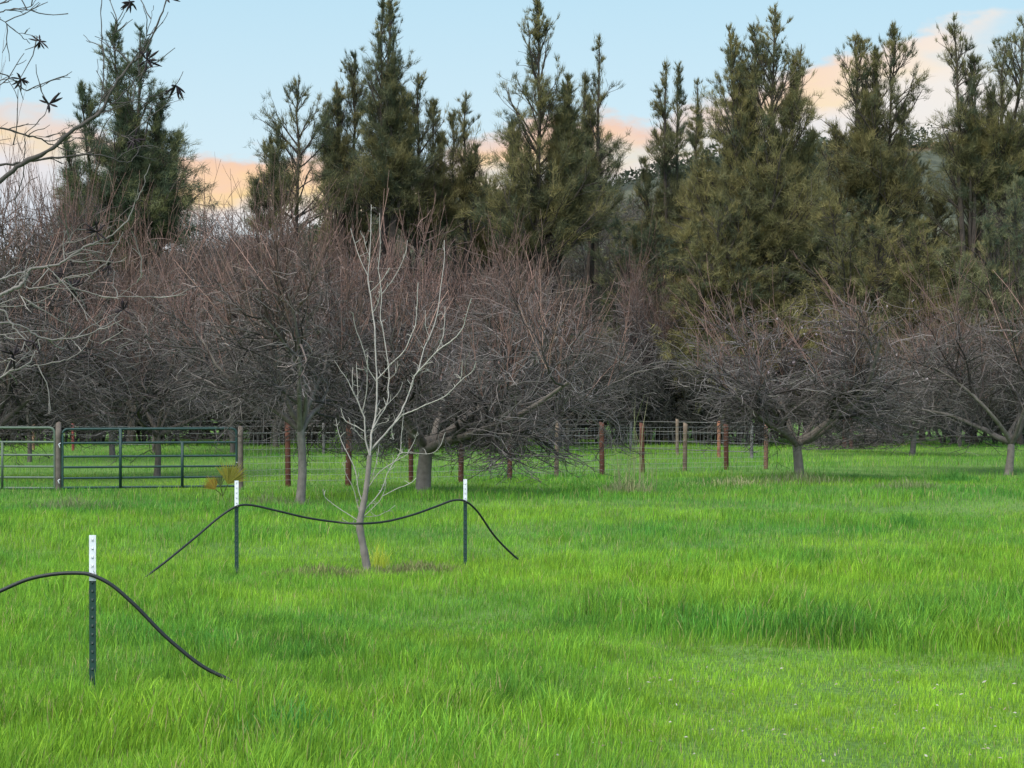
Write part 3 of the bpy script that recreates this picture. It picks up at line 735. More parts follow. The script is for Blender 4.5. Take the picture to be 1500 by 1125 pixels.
# mesh fence with red posts, running away to the right
fence_posts = [(352.5, 714, 627, WGREY, .062), (422, 711, 619, RUST, .058), (510, 711, 617, RUST, .062), (602, 706, 628, RUST, .052), (675, 705, 621, RUST, .060), (747, 701, 626, RUST, .060),
               (815, 697, 617, TAN, .055), (882, 695, 619, RUST, .062), (941, 692.5, 620, RUST, .062), (1003, 691.5, 620, TAN, .055), (1064, 690, 621, RUST, .062),
               (1122, 688.5, 622, (.2, .12, .08), .06)]
f1 = thing('mesh_fence', 'wire mesh fence on red brown posts running right from the long gate', 'fence', P(422, 711, GY(711)))
pts = []
for i, (px, py, top, c, r) in enumerate(fence_posts):
    Y = GY(py); x = (px - 750) / F * Y; h = EYE + (HZ - top) / F * Y
    pts.append((x, Y, h))
    if i == 0: continue
    o = link('post', post_mesh(h, r, c, i + 60), f1); o.location = Vector((x, Y, 0)) - f1.location
    o.rotation_euler = (random.Random(i).uniform(-.02, .02), random.Random(i + 9).uniform(-.025, .025), i)
    if c == TAN: o['label'] = 'pale tan weathered post'
wm = MB()
for a, b in zip(pts[:-1], pts[1:]):
    a = np.array(a); b = np.array(b)
    for hz in (.12, .24, .36, .50, .64, .80, .98, 1.15):
        s = np.linspace(0, 1, 5)[:, None]
        p = a * (1 - s) + b * s; p[:, 2] = hz - .012 * np.sin(np.pi * s[:, 0]); p[:, 1] -= .065
        wm.tubes(p, np.full(5, .0034), 3, (.29, .30, .29))
    nv = int(np.linalg.norm(b - a) / .12)
    for k in range(1, nv):
        q = a + (b - a) * k / nv
        wm.tubes([(q[0], q[1] - .065, .03), (q[0], q[1] - .065, 1.15)], [.0024, .0024], 3, (.29, .30, .29))
wm.v = [v_ - np.array(f1.location, np.float32) for v_ in wm.v]
wm.build('wire_mesh', M_WIRE, f1)

# gate posts
for px, py, top, lab, s in ((85.5, 716, 621, 'grey split wooden post between the two metal gates', 1), (352.5, 714, 627, 'grey weathered wooden post at the right end of the long green gate', 2)):
    Y = GY(py); h = EYE + (HZ - top) / F * Y
    o = link('gate_post', post_mesh(h, .056, WGREY, s, .05), None, ((px - 750) / F * Y, Y, 0))
    tag(o, lab, 'post')

def gate(label, A, B, rails, uprights, cA, corner, posts_h, fade=0.):
    """tubular gate between ground points A and B; rails: heights; corner: which end has the rounded top"""
    A = np.array(A); B = np.array(B); Lg = np.linalg.norm(B - A); d_ = (B - A) / Lg
    t = thing('metal_gate', label, 'gate', tuple(A) )
    r = .025
    def at(s, z): return np.array([d_[0] * s, d_[1] * s, z])
    fr = MB(); top = rails[-1]; bot = rails[0]; rc = .11
    arc = [(rc * (1 - math.cos(a)), top - rc * (1 - math.sin(a))) for a in np.linspace(0, math.pi / 2, 7)]
    left = [(0, bot)] + arc; right = [(Lg - s, z) for s, z in arc[::-1]] + [(Lg, bot)]
    path = left + right
    pp = np.array([at(s, z) for s, z in path]); fr.tubes(pp, np.full(len(pp), r), 8, cA)
    fr.tubes([at(0, bot), at(Lg, bot)], [r, r], 8, cA)
    fr.build('gate_frame', M_PAINT, t)
    for z in rails[1:-1]:
        m = MB(); m.tubes([at(.01, z), at(Lg - .01, z)], [r * .9, r * .9], 8, np.array(cA) * (1 + fade * .3)); m.build('rail', M_PAINT, t)
    for s, w_ in uprights:
        m = MB(); h1 = top if s > Lg * .2 and s < Lg * .6 else rails[-2]
        p0 = at(s, bot); m.box((p0[0] - w_ / 2, p0[1] - .032, bot - .01), (p0[0] + w_ / 2, p0[1] - .020, h1 + .01), np.array(cA) * .85)
        m.build('upright', M_PAINT, t)
    return t
YA, YB = GY(716), GY(713.5)
A = np.array([(91.5 - 750) / F * YA, YA, 0]); B = np.array([(346.5 - 750) / F * YB, YB, 0])
hz_ = [EYE + (HZ - p) / F * YA for p in (714.5, 700.5, 684.5, 669, 649, 628.5)]
LgG = float(np.linalg.norm(B - A))
g1 = gate('long dark green tubular farm gate of six rails', A, B, hz_, [(LgG * .33, .060), (LgG * .685, .060)], (.016, .052, .047), 'left', 0)
C_ = np.array([(-175 - 750) / F * YA, YA + .25, 0]); D_ = np.array([(80 - 750) / F * YA, YA, 0])
hz2 = [EYE + (HZ - p) / F * YA for p in (715, 699.5, 683.5, 666.5, 647.5, 626.5)]
g2 = gate('faded pale green metal gate cut off by the left edge', C_, D_, hz2, [(LgG * .70, .05), (LgG * .33, .05)], (.085, .125, .088), 'right', 0, fade=.4)
# white ties and chain on the gates
for par, (px, py) in ((g1, (87.5, 651)), (g1, (86.5, 704))):
    m = MB(); c = np.array(P(px, py, YA - .09)) - A
    m.tubes(np.array([c + [.02, 0, .03], c + [-.02, -.01, .0], c + [.0, -.012, -.035], c + [.005, -.01, -.07]]), [.011] * 4, 6, (.62, .66, .66), cap=True)
    m.build('hinge_strap', M_PAINT, par)
m = MB(); c = np.array(P(347, 677, YB - .05)) - A
m.tubes(smooth_path([c + [-.02, 0, 0], c + [.06, -.06, -.005], c + [.14, -.06, .03], c + [.18, 0, .06]], 3), [.006] * 10, 5, (.45, .47, .47))
m.build('chain', M_WIRE, g1)

# far pipe rail fence
def pipe_fence(label, runs, posts, name, col):
    t = thing(name, label, 'fence', P(posts[0][0], 660, posts[0][1]))
    o = np.array(t.location, np.float32)
    for px, Y, top, c in posts:
        h = EYE + (HZ - top) / F * Y
        p = link('post', post_mesh(h, .055, c, int(px) % 97), t); p.location = Vector(((px - 750) / F * Y, Y, 0)) - t.location
    for (pa, Ya), (pb, Yb), hs, r in runs:
        for h in hs:
            m = MB(); m.tubes([((pa - 750) / F * Ya, Ya - .07, h), ((pb - 750) / F * Yb, Yb - .07, h)], [r, r], 6, col)
            m.v = [v_ - o for v_ in m.v]; m.build('rail', M_PAINT, t)
WH = (.145, .142, .132)
pipe_fence('pale pipe rail fence far behind the red post fence', [((225, 70), (600, 72), (.35, .68, .92, 1.10), .016), ((600, 72), (885, 73), (.3, .55, .75, .95, 1.12), .015), ((885, 73), (1110, 66), (.15, .42, .75, 1.08), .015)],
           [(474, 71, 620, WH), (600, 72, 620, TAN), (736, 73, 618, WGREY), (809, 73, 618, WH), (831, 73, 616, WGREY), (924, 72, 619, WH), (992, 69, 614, TAN), (1053, 67, 617, (.26, .12, .07)), (1101, 66, 618, WH)], 'pipe_rail_fence', WH)
pipe_fence('wire fence on mixed red and orange brown posts behind the left gates', [((-60, 76), (225, 70), (.3, .6, .9), .006)],
           [(49, 75, 622, (.24, .15, .09)), (107, 74, 621, (.24, .07, .06)), (163, 73, 621, (.40, .20, .11)), (225, 71, 622, WGREY)], 'wire_fence', (.22, .22, .22))
# dark double posts at right
for px, lab in ((1237, 'left one of two dark posts standing close together behind the mossy tree'), (1247, 'right one of two dark posts standing close together behind the mossy tree')):
    Y = GY(657); o = link('fence_post', post_mesh(1.5, .075, (.10, .05, .04), int(px)), None, ((px - 750) / F * Y, Y, 0)); tag(o, lab, 'post')

# ------------------------------------------------------------------ T posts and irrigation hoses
def t_post(label, px, py, top, white, tie=None):
    Y = GY(py); x = (px - 750) / F * Y; h = EYE + (HZ - top) / F * Y; hw = EYE + (HZ - white) / F * Y
    t = thing('metal_stake', label, 'stake', (x, Y, 0), 'metal stakes holding the hose')
    def prof(mb, z0, z1, c, cap):
        w, th, dp = .021, .0035, .032
        mb.box((-w, 0, z0), (w, th * 1.6, z1), c)                     # flange facing the camera side
        mb.box((-th, th * 1.6 + .0005, z0), (th, dp, z1), c)          # stem
        z = z0 + .03
        while z < z1 - .02:                                           # studs
            mb.add([(-.008, -.0005, z), (.008, -.0005, z), (.006, -.007, z + .008), (-.006, -.007, z + .008), (-.008, -.0005, z + .019), (.008, -.0005, z + .019)],
                   q=[(0, 1, 3, 2), (2, 3, 5, 4)], t=[(1, 5, 3), (0, 2, 4)], c=np.array(c) * .8)
            z += .054
    a = MB(); prof(a, -.25, hw, (.012, .046, .034), 0); a.build('shaft', M_PAINT, t, smooth=False)
    b = MB(); prof(b, hw + .0005, h, (.74, .78, .80), 1); b.build('painted_top', M_PAINT, t, smooth=False)
    zt = hw if tie is None else EYE + (HZ - tie) / F * Y
    c = MB(); ang = np.linspace(0, 2 * np.pi, 11)
    c.tubes(np.stack([.026 * np.cos(ang), .004 + .036 * np.sin(ang), zt + .006 * np.cos(ang * 2)], -1), np.full(11, .0022), 5, (.30, .30, .29))
    c.tubes([(.012, -.034, zt), (.022, -.05, zt + .014), (.016, -.055, zt + .03)], [.0022, .0022, .0018], 5, (.30, .30, .29))
    c.build('wire_tie', M_WIRE, t)
    return t, Y
_, Yn = t_post('nearest metal stake with a white top, at lower left', 135.5, 1020, 784, 851, 842)
_, Yl = t_post('white topped metal stake left of the young tree', 346.5, 838, 704, 742)
_, Yr = t_post('white topped metal stake right of the young tree', 681.5, 825, 702, 735)
def hose(label, pts, r, clips):
    p = np.array([P(px, py, Y) for px, py, Y in pts]); p = smooth_path(p, 6)
    m = MB(); m.tubes(p, np.full(len(p), r), 10, (.012, .016, .015), cap=True)
    o = m.build('irrigation_hose', M_HOSE); tag(o, label, 'hose', 'irrigation hoses')
    return o
d0 = Yn - .022
hose('black irrigation hose arching over the nearest stake', [(-330, 1010, d0 - .35), (-220, 985, d0 - .3), (-120, 930, d0 - .2), (-50, 888, d0 - .1), (0, 866, d0 - .05), (40, 849, d0), (80, 841, d0), (115, 839.5, d0), (136, 843, d0), (165, 858, d0), (200, 889, d0), (240, 930, d0),
     (280, 964, d0), (305, 981, d0), (332, 994, d0), (356, 1008, d0 - .02), (390, 1027, d0 - .05)], .0122, 1)
hose('black irrigation hose looping between the two far stakes and past the young tree', [(190, 866, 20.9), (218, 842, 21.1), (250, 817, 21.3), (290, 784, 21.6), (322, 757, 21.8), (346.5, 742, Yl - .025), (368, 740, 22.0), (405, 748, 22.1), (450, 758.5, 22.25), (495, 765, 22.4),
     (527, 767, 22.36), (565, 764, 22.6), (605, 754, 22.75), (640, 741.5, 22.95), (664, 733, 23.05), (682, 734.5, Yr - .025), (700, 750, 23.3), (722, 782, 23.5), (742, 804, 23.65), (762, 822, 23.75)], .0120, 1)

# ------------------------------------------------------------------ young tree with the hose
YT = 22.5
def traced(pts, Y0, r0px, r1px, rng, spread=.5, dep=None):
    p = np.array(pts, float); n = len(p)
    L = np.sum(np.linalg.norm(np.diff(p, axis=0), axis=1)) / F * Y0
    g = dep if dep is not None else rng.uniform(-1, 1) * spread * L
    s = np.linspace(0, 1, n)
    q = np.array([P(a, b, Y0 + g * t_ ** 1.3) for (a, b), t_ in zip(p, s)])
    q = smooth_path(q, 4)
    r = np.linspace(r0px, r1px, len(q)) / F * Y0
    return q, r
def young_tree():
    rng = np.random.default_rng(77)
    base = np.array([(538 - 750) / F * YT, YT, 0])
    t = thing('young_tree', 'slim leafless young tree with pale bark, standing alone between two white topped stakes', 'tree', tuple(base))
    tr = MB()
    q, r = traced([(539, 840), (537, 828), (532, 800), (527, 770), (531, 745), (535, 725), (539, 695), (541.5, 667)], YT, 6.4, 3.6, rng, dep=0)
    r *= 1 + .05 * rng.normal(size=len(r))
    tr.tubes(q, r, 12, (.195, .175, .15))
    tr.v = [a - base.astype(np.float32) for a in tr.v]; tr.build('trunk', M_BARK, t)
    B_ = [
     ([(541.5, 668), (536, 646), (534.5, 629), (533.6, 612), (529, 601), (524, 587), (517, 573.6), (510, 558), (501.6, 546), (490, 528.5)], 3.2, .9),
     ([(541.5, 669), (543, 653), (544, 636), (546.6, 625.6), (550, 610), (552, 584), (552, 554.5), (550, 514.6), (549, 480), (546.6, 464.6), (542.3, 430), (539, 407.4), (541.5, 374.5), (543, 340), (543.5, 318), (543.8, 300)], 4.2, .9),
     ([(547, 627), (556, 610), (564, 598), (569, 582), (568.5, 568), (570, 554.5), (569, 537), (566, 514.6), (560.5, 480), (557, 464.6), (559, 435), (557, 412.6), (554.5, 392), (557, 360.6), (556, 312)], 2.4, .9),
     ([(541, 670), (543, 660), (562, 638), (579.6, 617), (590, 598), (598.7, 577), (607, 551), (612.5, 544), (621, 511), (629, 494), (640, 463), (645.5, 421), (650.7, 383), (650.7, 352)], 3.4, .9),
     ([(607, 551), (616, 540.7), (642, 513), (664.5, 497), (678, 480), (682, 466), (690.5, 437)], 2.2, .9),
     ([(640, 514), (648, 495.6), (650.7, 480), (652, 449)], 1.5, .8),
     ([(579.6, 618.7), (590, 608), (607, 601), (624.6, 592.7), (642, 585.7), (656, 577), (676.6, 556), (692, 544), (697.4, 530)], 2.0, .9),
     ([(674, 558), (676, 548), (677.5, 528.5)], 1.2, .8),
     ([(552, 556), (558, 550), (574, 532), (591.7, 514.6), (600, 497), (607, 480), (609, 473), (610.8, 447), (612.5, 414)], 1.9, .9),
     ([(552, 560), (540, 541), (537, 529), (534.5, 520), (527, 497), (520.6, 480), (517, 457.7)], 1.9, .9),
     ([(531, 604), (537, 572), (538, 539), (539, 520)], 1.6, .9),
     ([(534, 632), (520.7, 624), (507, 617), (501.6, 606.5), (499.5, 598)], 1.7, .8),
     ([(532, 740), (525.3, 717), (520, 688), (507, 660), (505, 657), (496, 634), (492, 613)], 2.2, .9),
     ([(528, 752), (525, 745), (520, 724), (515, 710), (506, 693), (503.7, 674)], 1.6, .8),
     ([(527, 764), (494, 743), (477, 729), (472.5, 717)], 1.5, .8),
     ([(533, 748), (537.5, 743), (558, 719), (567, 694.7), (577, 677), (586, 663.5), (588, 636), (592, 600)], 2.0, .8),
     ([(537, 718), (541, 712), (556.5, 691), (577, 677), (594.6, 667), (598.7, 662), (607, 646), (611.6, 632.5)], 1.8, .9),
     ([(582, 668), (590, 663), (607, 663.7), (630, 664.6), (643.7, 655), (652.4, 633)], 1.5, .9),
     ([(529, 757), (535.7, 753.6), (555, 734.5), (564, 717), (565, 703)], 1.7, .8),
     ([(560, 727), (582.5, 715.5), (600, 708.5), (610, 700)], 1.4, .9),
     ([(528, 758), (534, 757), (551, 756), (568.6, 748), (579, 740)], 1.1, .7),
     ([(539, 404), (526, 376), (513.7, 334.7)], 1.5, .8),
     ([(558, 432), (564, 425), (581, 400.5), (593.5, 373), (597, 352)], 1.5, .8),
     ([(542, 428), (559, 411), (571, 392)], 1.1, .7),
     ([(546, 458), (550, 452), (555, 439), (557, 425)], 1.2, .8),
     ([(541, 705), (548, 690), (553, 668), (555.5, 650)], 1.5, .8),
     ([(529, 775), (512, 766), (503, 762)], 1., .7),
     ([(517, 575), (516, 552), (517, 538)], 1.0, .7), ([(524, 588), (524, 566), (522, 530)], 1.1, .7),
     ([(550, 612), (560, 600), (572, 588), (585, 573), (590, 560)], 1.1, .7), ([(543, 632), (553, 622), (566, 618), (570, 613)], 1.0, .7),
     ([(570, 556), (580, 545), (583, 528)], 1.0, .7), ([(536, 646), (528, 640), (519, 628), (513, 628)], 1.0, .7),
     ([(575, 622), (574, 635), (577, 643), (571, 642)], 1.0, .7), ([(598, 577), (604, 566), (606, 552)], 1.0, .7),
     ([(612, 544), (622, 540), (634, 546)], .9, .6), ([(541, 374), (536, 362), (533, 345)], .9, .6), ([(629, 494), (624, 480), (623, 455)], 1.0, .7)]
    br = MB()
    for pts_, a, b in B_:
        q, r = traced(pts_, YT, a * .44, b * .56, rng, .35)
        q[1:-1] += rng.normal(size=(len(q) - 2, 3)) * .0012; r = r * (1 + .10 * rng.normal(size=len(r)))
        c = np.array([.36, .345, .295]) * rng.uniform(.8, 1.1) if a < 3 else np.array([.33, .31, .27])
        br.tubes(q, r, 6, c)
        # short spurs along the shoot
        k = len(q)
        for _ in range(max(2, k // 4)):
            i = rng.integers(2, k - 1); dv = rng.normal(size=3) * .5 + [0, 0, .6]; dv *= rng.uniform(.03, .11) / np.linalg.norm(dv)
            br.tubes(np.array([q[i], q[i] + dv * .6 + rng.normal(size=3) * .008, q[i] + dv]), np.array([.0042, .0034, .0022]), 4, c * .9)
    br.v = [a - base.astype(np.float32) for a in br.v]; br.build('crown', M_PALE, t)
young_tree()

# ------------------------------------------------------------------ overhanging tree at the left edge
YO = 9.6
def overhang():
    rng = np.random.default_rng(91)
    bx = (-390 - 750) / F * YO
    t = thing('overhanging_tree', 'bare branches hung with black dried seed clusters reaching in from the left edge', 'tree', (bx, YO, 0))
    base = np.array([bx, YO, 0], np.float32)
    tr = MB()
    q = smooth_path([(bx, YO, -.2), (bx + .03, YO + .02, .6), (bx - .03, YO, 1.5), (bx + .05, YO + .03, 2.3), (bx + .1, YO, 3.2), (bx + .1, YO - .05, 4.3)], 4)
    tr.tubes(q, np.linspace(.14, .05, len(q)), 12, (.22, .20, .18))
    tr.v = [a - base for a in tr.v]; tr.build('trunk', M_BARK, t)
    ROOTS = {1: (-372, 520), 2: (-370, 330), 3: (-372, 640), 4: (-365, 200), 5: (-360, 90)}
    def rt(i, *mid): return [ROOTS[i]] + list(mid)
    L_ = [
     (rt(1, (-200, 420), (-70, 318), (0, 265), (32, 240), (70, 222), (100, 196), (138, 171), (150, 160), (168, 125), (190, 96), (205, 84), (215, 70), (235, 25), (243, 2), (247, -25)), 11, 1.4, 0),
     ([(203, 86), (209, 68), (216, 45), (222, 28), (225, 8)], 1.6, .8, 0),
     ([(140, 170), (152, 160), (180, 138), (202, 110), (209, 92)], 2.2, 1.2, .2),
     ([(146, 165), (155, 163), (185, 150), (220, 143), (240, 136), (255, 127)], 2.0, 1.2, .1),
     ([(138, 172), (147, 150), (151, 110), (151, 80), (149, 55), (148, 20), (150, -12)], 2.4, 1.4, .1),
     ([(155, 146), (158, 110), (162, 70), (168, 46), (177, 30), (190, 8)], 1.5, .9, -.2),
     ([(190, 96), (183, 84), (175, 72)], 1.0, .6, 0),
     (rt(2, (-180, 268), (-50, 248), (0, 242), (32, 238), (66, 233), (86, 231), (128, 226), (140, 227), (156, 230), (180, 238), (192, 235), (202, 224), (205, 214)), 6, 1.2, .3),
     (rt(2, (-200, 240), (-60, 192), (5, 188), (36, 197), (60, 204), (86, 216), (128, 226)), 5, 1.4, .35),
     ([(36, 197), (55, 180), (66, 166), (72, 153)], 1.8, 1.0, 0), ([(36, 197), (37, 214), (34, 236)], 1.8, 1.6, 0),
     ([(40, 198), (70, 200), (90, 192), (108, 182)], 1.3, .7, .1), ([(0, 210), (20, 211), (33, 209)], 1., .7, 0), ([(130, 224), (144, 214), (165, 205), (182, 198)], 1.2, .7, 0),
     ([(142, 183), (160, 190), (182, 198), (197, 199)], 1.2, .8, 0),
     (rt(4, (-160, 130), (-40, 92), (0, 107), (20, 118), (35, 131), (45, 131), (62, 126), (75, 118)), 3.5, .9, .2), (rt(4, (-150, 150), (-30, 128), (0, 123), (20, 119), (30, 118)), 2.6, .9, .1),
     (rt(5, (-160, 40), (-40, 4), (0, 28), (25, 47), (36, 57), (44, 64)), 2.8, 1.0, .1), ([(25, 47), (40, 50), (56, 55)], 1.2, .9, 0),
     (rt(5, (-140, 50), (-30, 28), (0, 18), (15, 13), (40, 11), (50, 4), (56, -5)), 3.2, .8, 0), ([(34, 12), (44, 15), (54, 14)], 1., .8, 0), (rt(5, (-120, 20), (0, 5), (12, 2), (22, -3)), 3, 1.4, 0),
     (rt(3, (-180, 520), (-60, 452), (0, 432), (12, 426), (28, 419), (36, 410), (40, 402), (44, 395), (66, 391), (86, 387), (100, 378), (124, 362), (140, 356), (160, 346), (180, 330), (190, 316), (202, 290), (212, 266), (220, 240)), 8, 1.0, .1),
     (rt(3, (-170, 470), (-60, 420), (0, 408), (26, 401), (44, 396)), 5, 2.6, .15),
     ([(36, 413), (42, 422), (60, 421), (86, 415), (94, 408), (112, 406), (140, 396), (154, 387), (163, 373), (172, 356), (180, 340)], 2.6, 1.1, .1),
     ([(86, 414), (94, 412), (108, 422), (130, 428), (156, 436), (180, 435), (210, 435), (240, 435), (254, 430), (264, 423)], 2.2, .9, .2),
     ([(176, 433), (192, 420), (204, 411), (213, 403)], 1.0, .6, 0), ([(68, 391), (80, 402), (88, 413)], 2.0, 1.8, 0),
     ([(70, 390), (86, 366), (95, 356), (104, 344), (114, 334), (125, 326)], 1.5, .8, 0), ([(92, 361), (106, 353), (121, 348)], 1.1, .7, 0),
     ([(100, 380), (118, 381), (130, 377), (137, 374)], 1.0, .7, 0), ([(92, 362), (98, 374), (108, 384)], 1.1, .8, 0),
     (rt(3, (-200, 640), (-80, 592), (0, 552), (20, 542), (40, 534), (48, 522), (54, 513)), 6, 1.2, .1),
     ([(38, 536), (46, 536), (70, 533), (94, 528), (112, 520), (122, 510), (134, 490)], 2.3, 1.0, .1), ([(131, 497), (145, 503), (152, 500)], .9, .6, 0),
     (rt(3, (-200, 560), (-70, 450), (0, 452), (12, 468), (24, 484), (40, 500), (46, 505)), 4.5, 1.4, 0),
     (rt(3, (-200, 590), (-70, 500), (0, 474), (34, 478), (50, 490), (76, 498), (120, 492), (150, 480), (166, 468), (179, 455)), 4.5, 1.1, .2),
     (rt(3, (-150, 600), (-50, 500), (0, 490), (16, 497), (36, 496)), 3.5, 1.0, 0), ([(0, 530), (10, 529), (18, 526)], 1.2, 1.0, 0),
     ([(28, 424), (30, 433), (48, 444), (58, 450), (70, 451)], 1.3, .8, 0), ([(50, 504), (58, 496), (62, 500)], 1.0, .6, 0)]
    br = MB()
    for pts_, a, b, dd in L_:
        q, r = traced(pts_, YO, a * .42, b * .48, rng, 0, dep=dd)
        q[1:-1] += rng.normal(size=(len(q) - 2, 3)) * .0022; r = r * (1 + .12 * rng.normal(size=len(r)))
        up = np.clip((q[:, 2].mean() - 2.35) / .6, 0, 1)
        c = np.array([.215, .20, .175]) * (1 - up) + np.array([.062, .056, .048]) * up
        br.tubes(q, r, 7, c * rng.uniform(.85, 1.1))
        vis = q[q[:, 0] > -.27 * YO]
        if len(vis) > 6:
            nt_ = int(rng.integers(1, 3) + len(vis) // 14)
            tw, tr2, _ = spawn(rng, vis[None], np.full((1, len(vis)), .006), nt_, .1, .95, .75, .25, .17, .6, 6, .0030, .0016, .2, .16)
            br.tubes(tw, tr2, 5, c * 1.1)
            t3, r3, _ = spawn(rng, tw, tr2, 1, .2, .95, .6, .25, .08, .6, 4, .0022, .0014, .15, .16)
            br.tubes(t3, r3, 4, c * 1.1)
    br.v = [a_ - base for a_ in br.v]; br.build('branches', M_PALE, t)
    pods = [(58, 60, 22, 0), (31, 116, 24, .1), (72, 152, 30, 0), (191, 2, 24, -.2), (244, -4, 26, 0), (215, 88, 30, 0), (258, 125, 30, .1), (196, 204, 30, .3), (142, 340, 26, .05), (92, 400, 24, .1), (104, 422, 30, .1),
            (158, 389, 20, .1), (181, 453, 22, .2), (50, 502, 26, 0), (20, 520, 32, 0)]
    for px, py, sz, dd in pods:
        m = MB(); c = np.array(P(px, py, YO + dd)); n = rng.integers(9, 14); cl = rng.normal(size=3) * .45
        for k in range(n):
            a = rng.uniform(0, 2 * np.pi); dv = np.array([math.cos(a), rng.normal(0, .5), math.sin(a) - .25]) + cl; dv /= np.linalg.norm(dv)
            Lp = sz / F * YO * rng.uniform(.45, .85); pe = np.cross(dv, rng.normal(size=3)); pe /= np.linalg.norm(pe)
            bend = pe * Lp * rng.uniform(-.25, .25)
            s = np.linspace(0, 1, 6)[:, None]
            q = c + dv * Lp * s + bend * s ** 2
            m.tubes(q, np.array([.0020, .0030, .0048, .0055, .0042, .0010]) * sz / 28, 6, np.array([.020, .014, .016]) * rng.uniform(.7, 1.6))
        m.v = [a_ - base for a_ in m.v]; m.build('seed_cluster', M_POD, t)
overhang()

# ------------------------------------------------------------------ small plants
def blades(mb, c, n, rad, h, w, cols, rng, lean=.5, z0=0.):
    for i in range(n):
        a = rng.uniform(0, 6.28); rr = 1.35 * rad * rng.random() ** .75; x = c[0] + rr * math.cos(a); y = c[1] + rr * math.sin(a)
        hh = h * rng.uniform(.4, 1.2) * (1.1 - .45 * rr / rad); la = rng.uniform(0, 6.28); ln = hh * lean * rng.uniform(.2, 1)
        ww = w * rng.uniform(.7, 1.3); wa = rng.uniform(0, 3.14); wv = np.array([math.cos(wa), math.sin(wa), 0]) * ww / 2
        p0 = np.array([x, y, z0]); lv = np.array([math.cos(la), math.sin(la), 0]) * ln
        p1 = p0 + lv * .35 + [0, 0, hh * .6]; p2 = p0 + lv + [0, 0, hh * (1 - .2 * rng.random())]
        col = np.array(cols[rng.integers(len(cols))]) * rng.uniform(.8, 1.2)
        mb.add([p0 - wv, p0 + wv, p1 + wv * .8, p1 - wv * .8, p2 + wv * .15, p2 - wv * .15], q=[(0, 1, 2, 3), (3, 2, 4, 5)], c=col)
def clump(name, label, cat, px, py, n, rad, h, w, cols, seed, group=None, lean=.5):
    rng = np.random.default_rng(seed); Y = GY(py); x = (px - 750) / F * Y
    mb = MB(); blades(mb, (0, 0), n, rad, h, w, cols, rng, lean)
    o = mb.build(name, M_GRASS, None, False); o.location = (x, Y, float(gz(np.array(x), np.array(Y))) - .01)
    tag(o, label, cat, group, 'stuff' if rad > .3 and h < .2 else None)
YG = [(.58, .62, .08), (.52, .58, .07), (.42, .52, .08)]
STRAW = [(.48, .45, .24), (.40, .37, .21), (.32, .40, .14)]
DRYG = [(.24, .29, .13), (.30, .31, .17), (.17, .29, .08), (.17, .17, .09)]
clump('grass_tuft', 'yellow green grass tuft at the foot of the young tree', 'grass tuft', 554, 826, 130, .12, .36, .010, YG, 1)
clump('weed_patch', 'dull weedy patch left of the young tree', 'weeds', 468, 842, 900, .46, .17, .014, [(.22, .33, .07), (.28, .29, .11), (.19, .19, .09)], 2, 'weed patches')
clump('weed_patch', 'dull weedy patch between the young tree and the stake on its right', 'weeds', 612, 834, 1000, .48, .17, .014, [(.22, .33, .07), (.31, .31, .13), (.19, .19, .09)], 3, 'weed patches')
clump('dry_weeds', 'pale dry weed clump with tall stalks in front of the red posts', 'weeds', 918, 720, 420, .42, .42, .014, DRYG + STRAW, 4, 'dry weed clumps')
clump('dry_stalks', 'thin pale stalks standing out of the dry weed clump', 'weeds', 928, 716, 46, .36, 2.0, .012, STRAW, 5, lean=.28)
clump('dry_weeds', 'dry weeds around the foot of the mossy forked tree', 'weeds', 1175, 706, 520, .85, .36, .014, DRYG + [(.18, .24, .07)], 6, 'dry weed clumps')
clump('dry_weeds', 'straw coloured weeds left of the mossy forked tree', 'weeds', 1085, 708, 420, 1.0, .26, .014, STRAW + [(.2, .26, .07)], 7, 'dry weed clumps')
clump('dry_weeds', 'grey dry weeds in front of the faded gate', 'weeds', 105, 748, 420, .6, .32, .012, DRYG, 8, 'dry weed clumps')
clump('dry_weeds', 'pale weeds left of the grey trunked tree', 'weeds', 390, 738, 300, .6, .30, .012, DRYG + [(.2, .27, .08)], 9, 'dry weed clumps')
clump('dry_weeds', 'grey dry weeds in the grass left of the V trunked tree', 'weeds', 1335, 716, 380, .6, .24, .014, DRYG + [(.18, .24, .07)], 10, 'dry weed clumps')
clump('grass_clump', 'dark blue green grass clump in the meadow, right of centre', 'grass tuft', 1325, 768, 240, .22, .30, .012, [(.09, .26, .045), (.11, .30, .05)], 11, 'dark grass clumps')
clump('grass_clump', 'dark blue green grass clump near the front, left of centre', 'grass tuft', 430, 1085, 420, .34, .26, .008, [(.10, .30, .055), (.13, .35, .06)], 12, 'dark grass clumps')
clump('grass_clump', 'broad dark green clump in front of the V trunked tree', 'grass tuft', 1400, 704, 520, .42, .30, .018, [(.09, .26, .05), (.11, .29, .05)], 13, 'dark grass clumps')

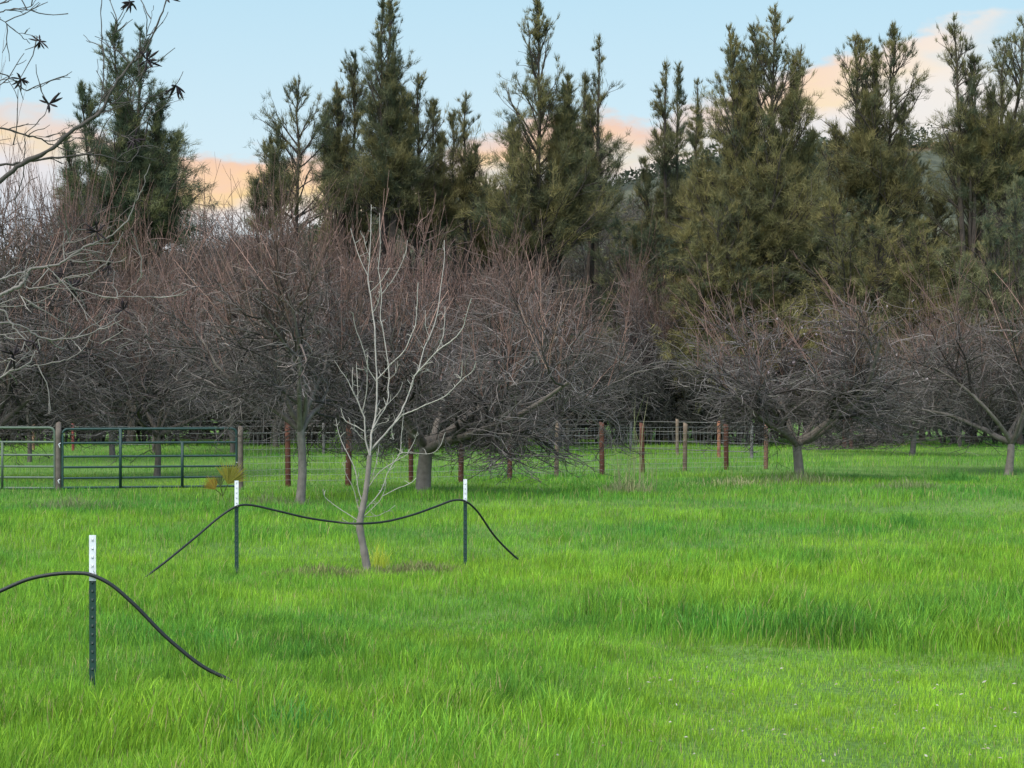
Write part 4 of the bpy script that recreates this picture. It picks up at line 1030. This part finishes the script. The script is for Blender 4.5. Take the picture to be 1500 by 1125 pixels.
def fan_palm():
    rng = np.random.default_rng(3); Y = GY(727); x = (326 - 750) / F * Y
    t = thing('fan_palm', 'small yellowing fan palm seedling in front of the long gate', 'palm', (x, Y, 0))
    for hx, hzv, stem, ang, R_, n, spread, c in ((.20, .46, .40, .35, .52, 22, 1.9, (.27, .25, .045)), (-.24, .26, .22, -.55, .34, 16, 1.7, (.32, .22, .04)), (-.05, .34, .3, -.1, .3, 10, 1.0, (.10, .13, .05))):
        m = MB(); hub = np.array([hx * .55, -.05, hzv * .5])
        m.tubes(smooth_path([(0, 0, 0), (hx * .3, 0, hzv * .3), tuple(hub)], 3), np.linspace(.012, .007, 7), 6, (.12, .15, .05))
        for k in range(n):
            a = math.pi / 2 - ang + spread * (k / (n - 1) - .5) * 1.0
            dv = np.array([math.cos(a), rng.uniform(-.12, .12), math.sin(a)]); L = R_ * (1 - .25 * abs(k / (n - 1) - .5)) * rng.uniform(.88, 1.05)
            sdv = np.array([-math.sin(a), .3, math.cos(a)]); wv = sdv * L * spread / n * .33
            p1 = hub + dv * L * .6; p2 = hub + dv * L + [0, 0, -.04 * rng.random()]
            m.add([hub, p1 - wv, p2, p1 + wv], q=[(0, 1, 2, 3)], c=np.array(c) * rng.uniform(.75, 1.2))
        m.build('frond', M_GRASS, t, False)
fan_palm()

# pale dry leaves and bits lying in the mown strip
def litter():
    rng = np.random.default_rng(6); mb = MB()
    for i in range(110):
        py = rng.uniform(985, 1130); px = rng.uniform(720, 1540) if i < 150 else rng.uniform(200, 700)
        Y = GY(py); x = (px - 750) / F * Y; s = rng.uniform(.006, .018); a = rng.uniform(0, 6.28)
        c = np.array([x, Y, .035 + rng.uniform(0, .03)]); e1 = np.array([math.cos(a), math.sin(a), rng.uniform(-.5, .5)]) * s; e2 = np.array([-math.sin(a), math.cos(a), rng.uniform(-.4, .6)]) * s * .5
        col = np.array([[.36, .34, .28], [.28, .25, .18], [.22, .17, .11]][rng.integers(3)])
        mb.add([c - e1, c - e2 * .9, c + e1, c + e2, c + [0, 0, .006]], t=[(0, 1, 4), (1, 2, 4), (2, 3, 4), (3, 0, 4)], c=col)
    tag(mb.build('leaf_litter', M_POD, None, False), 'pale dry leaf bits scattered in the short grass at the front right', 'dry leaves', kind='stuff')
litter()
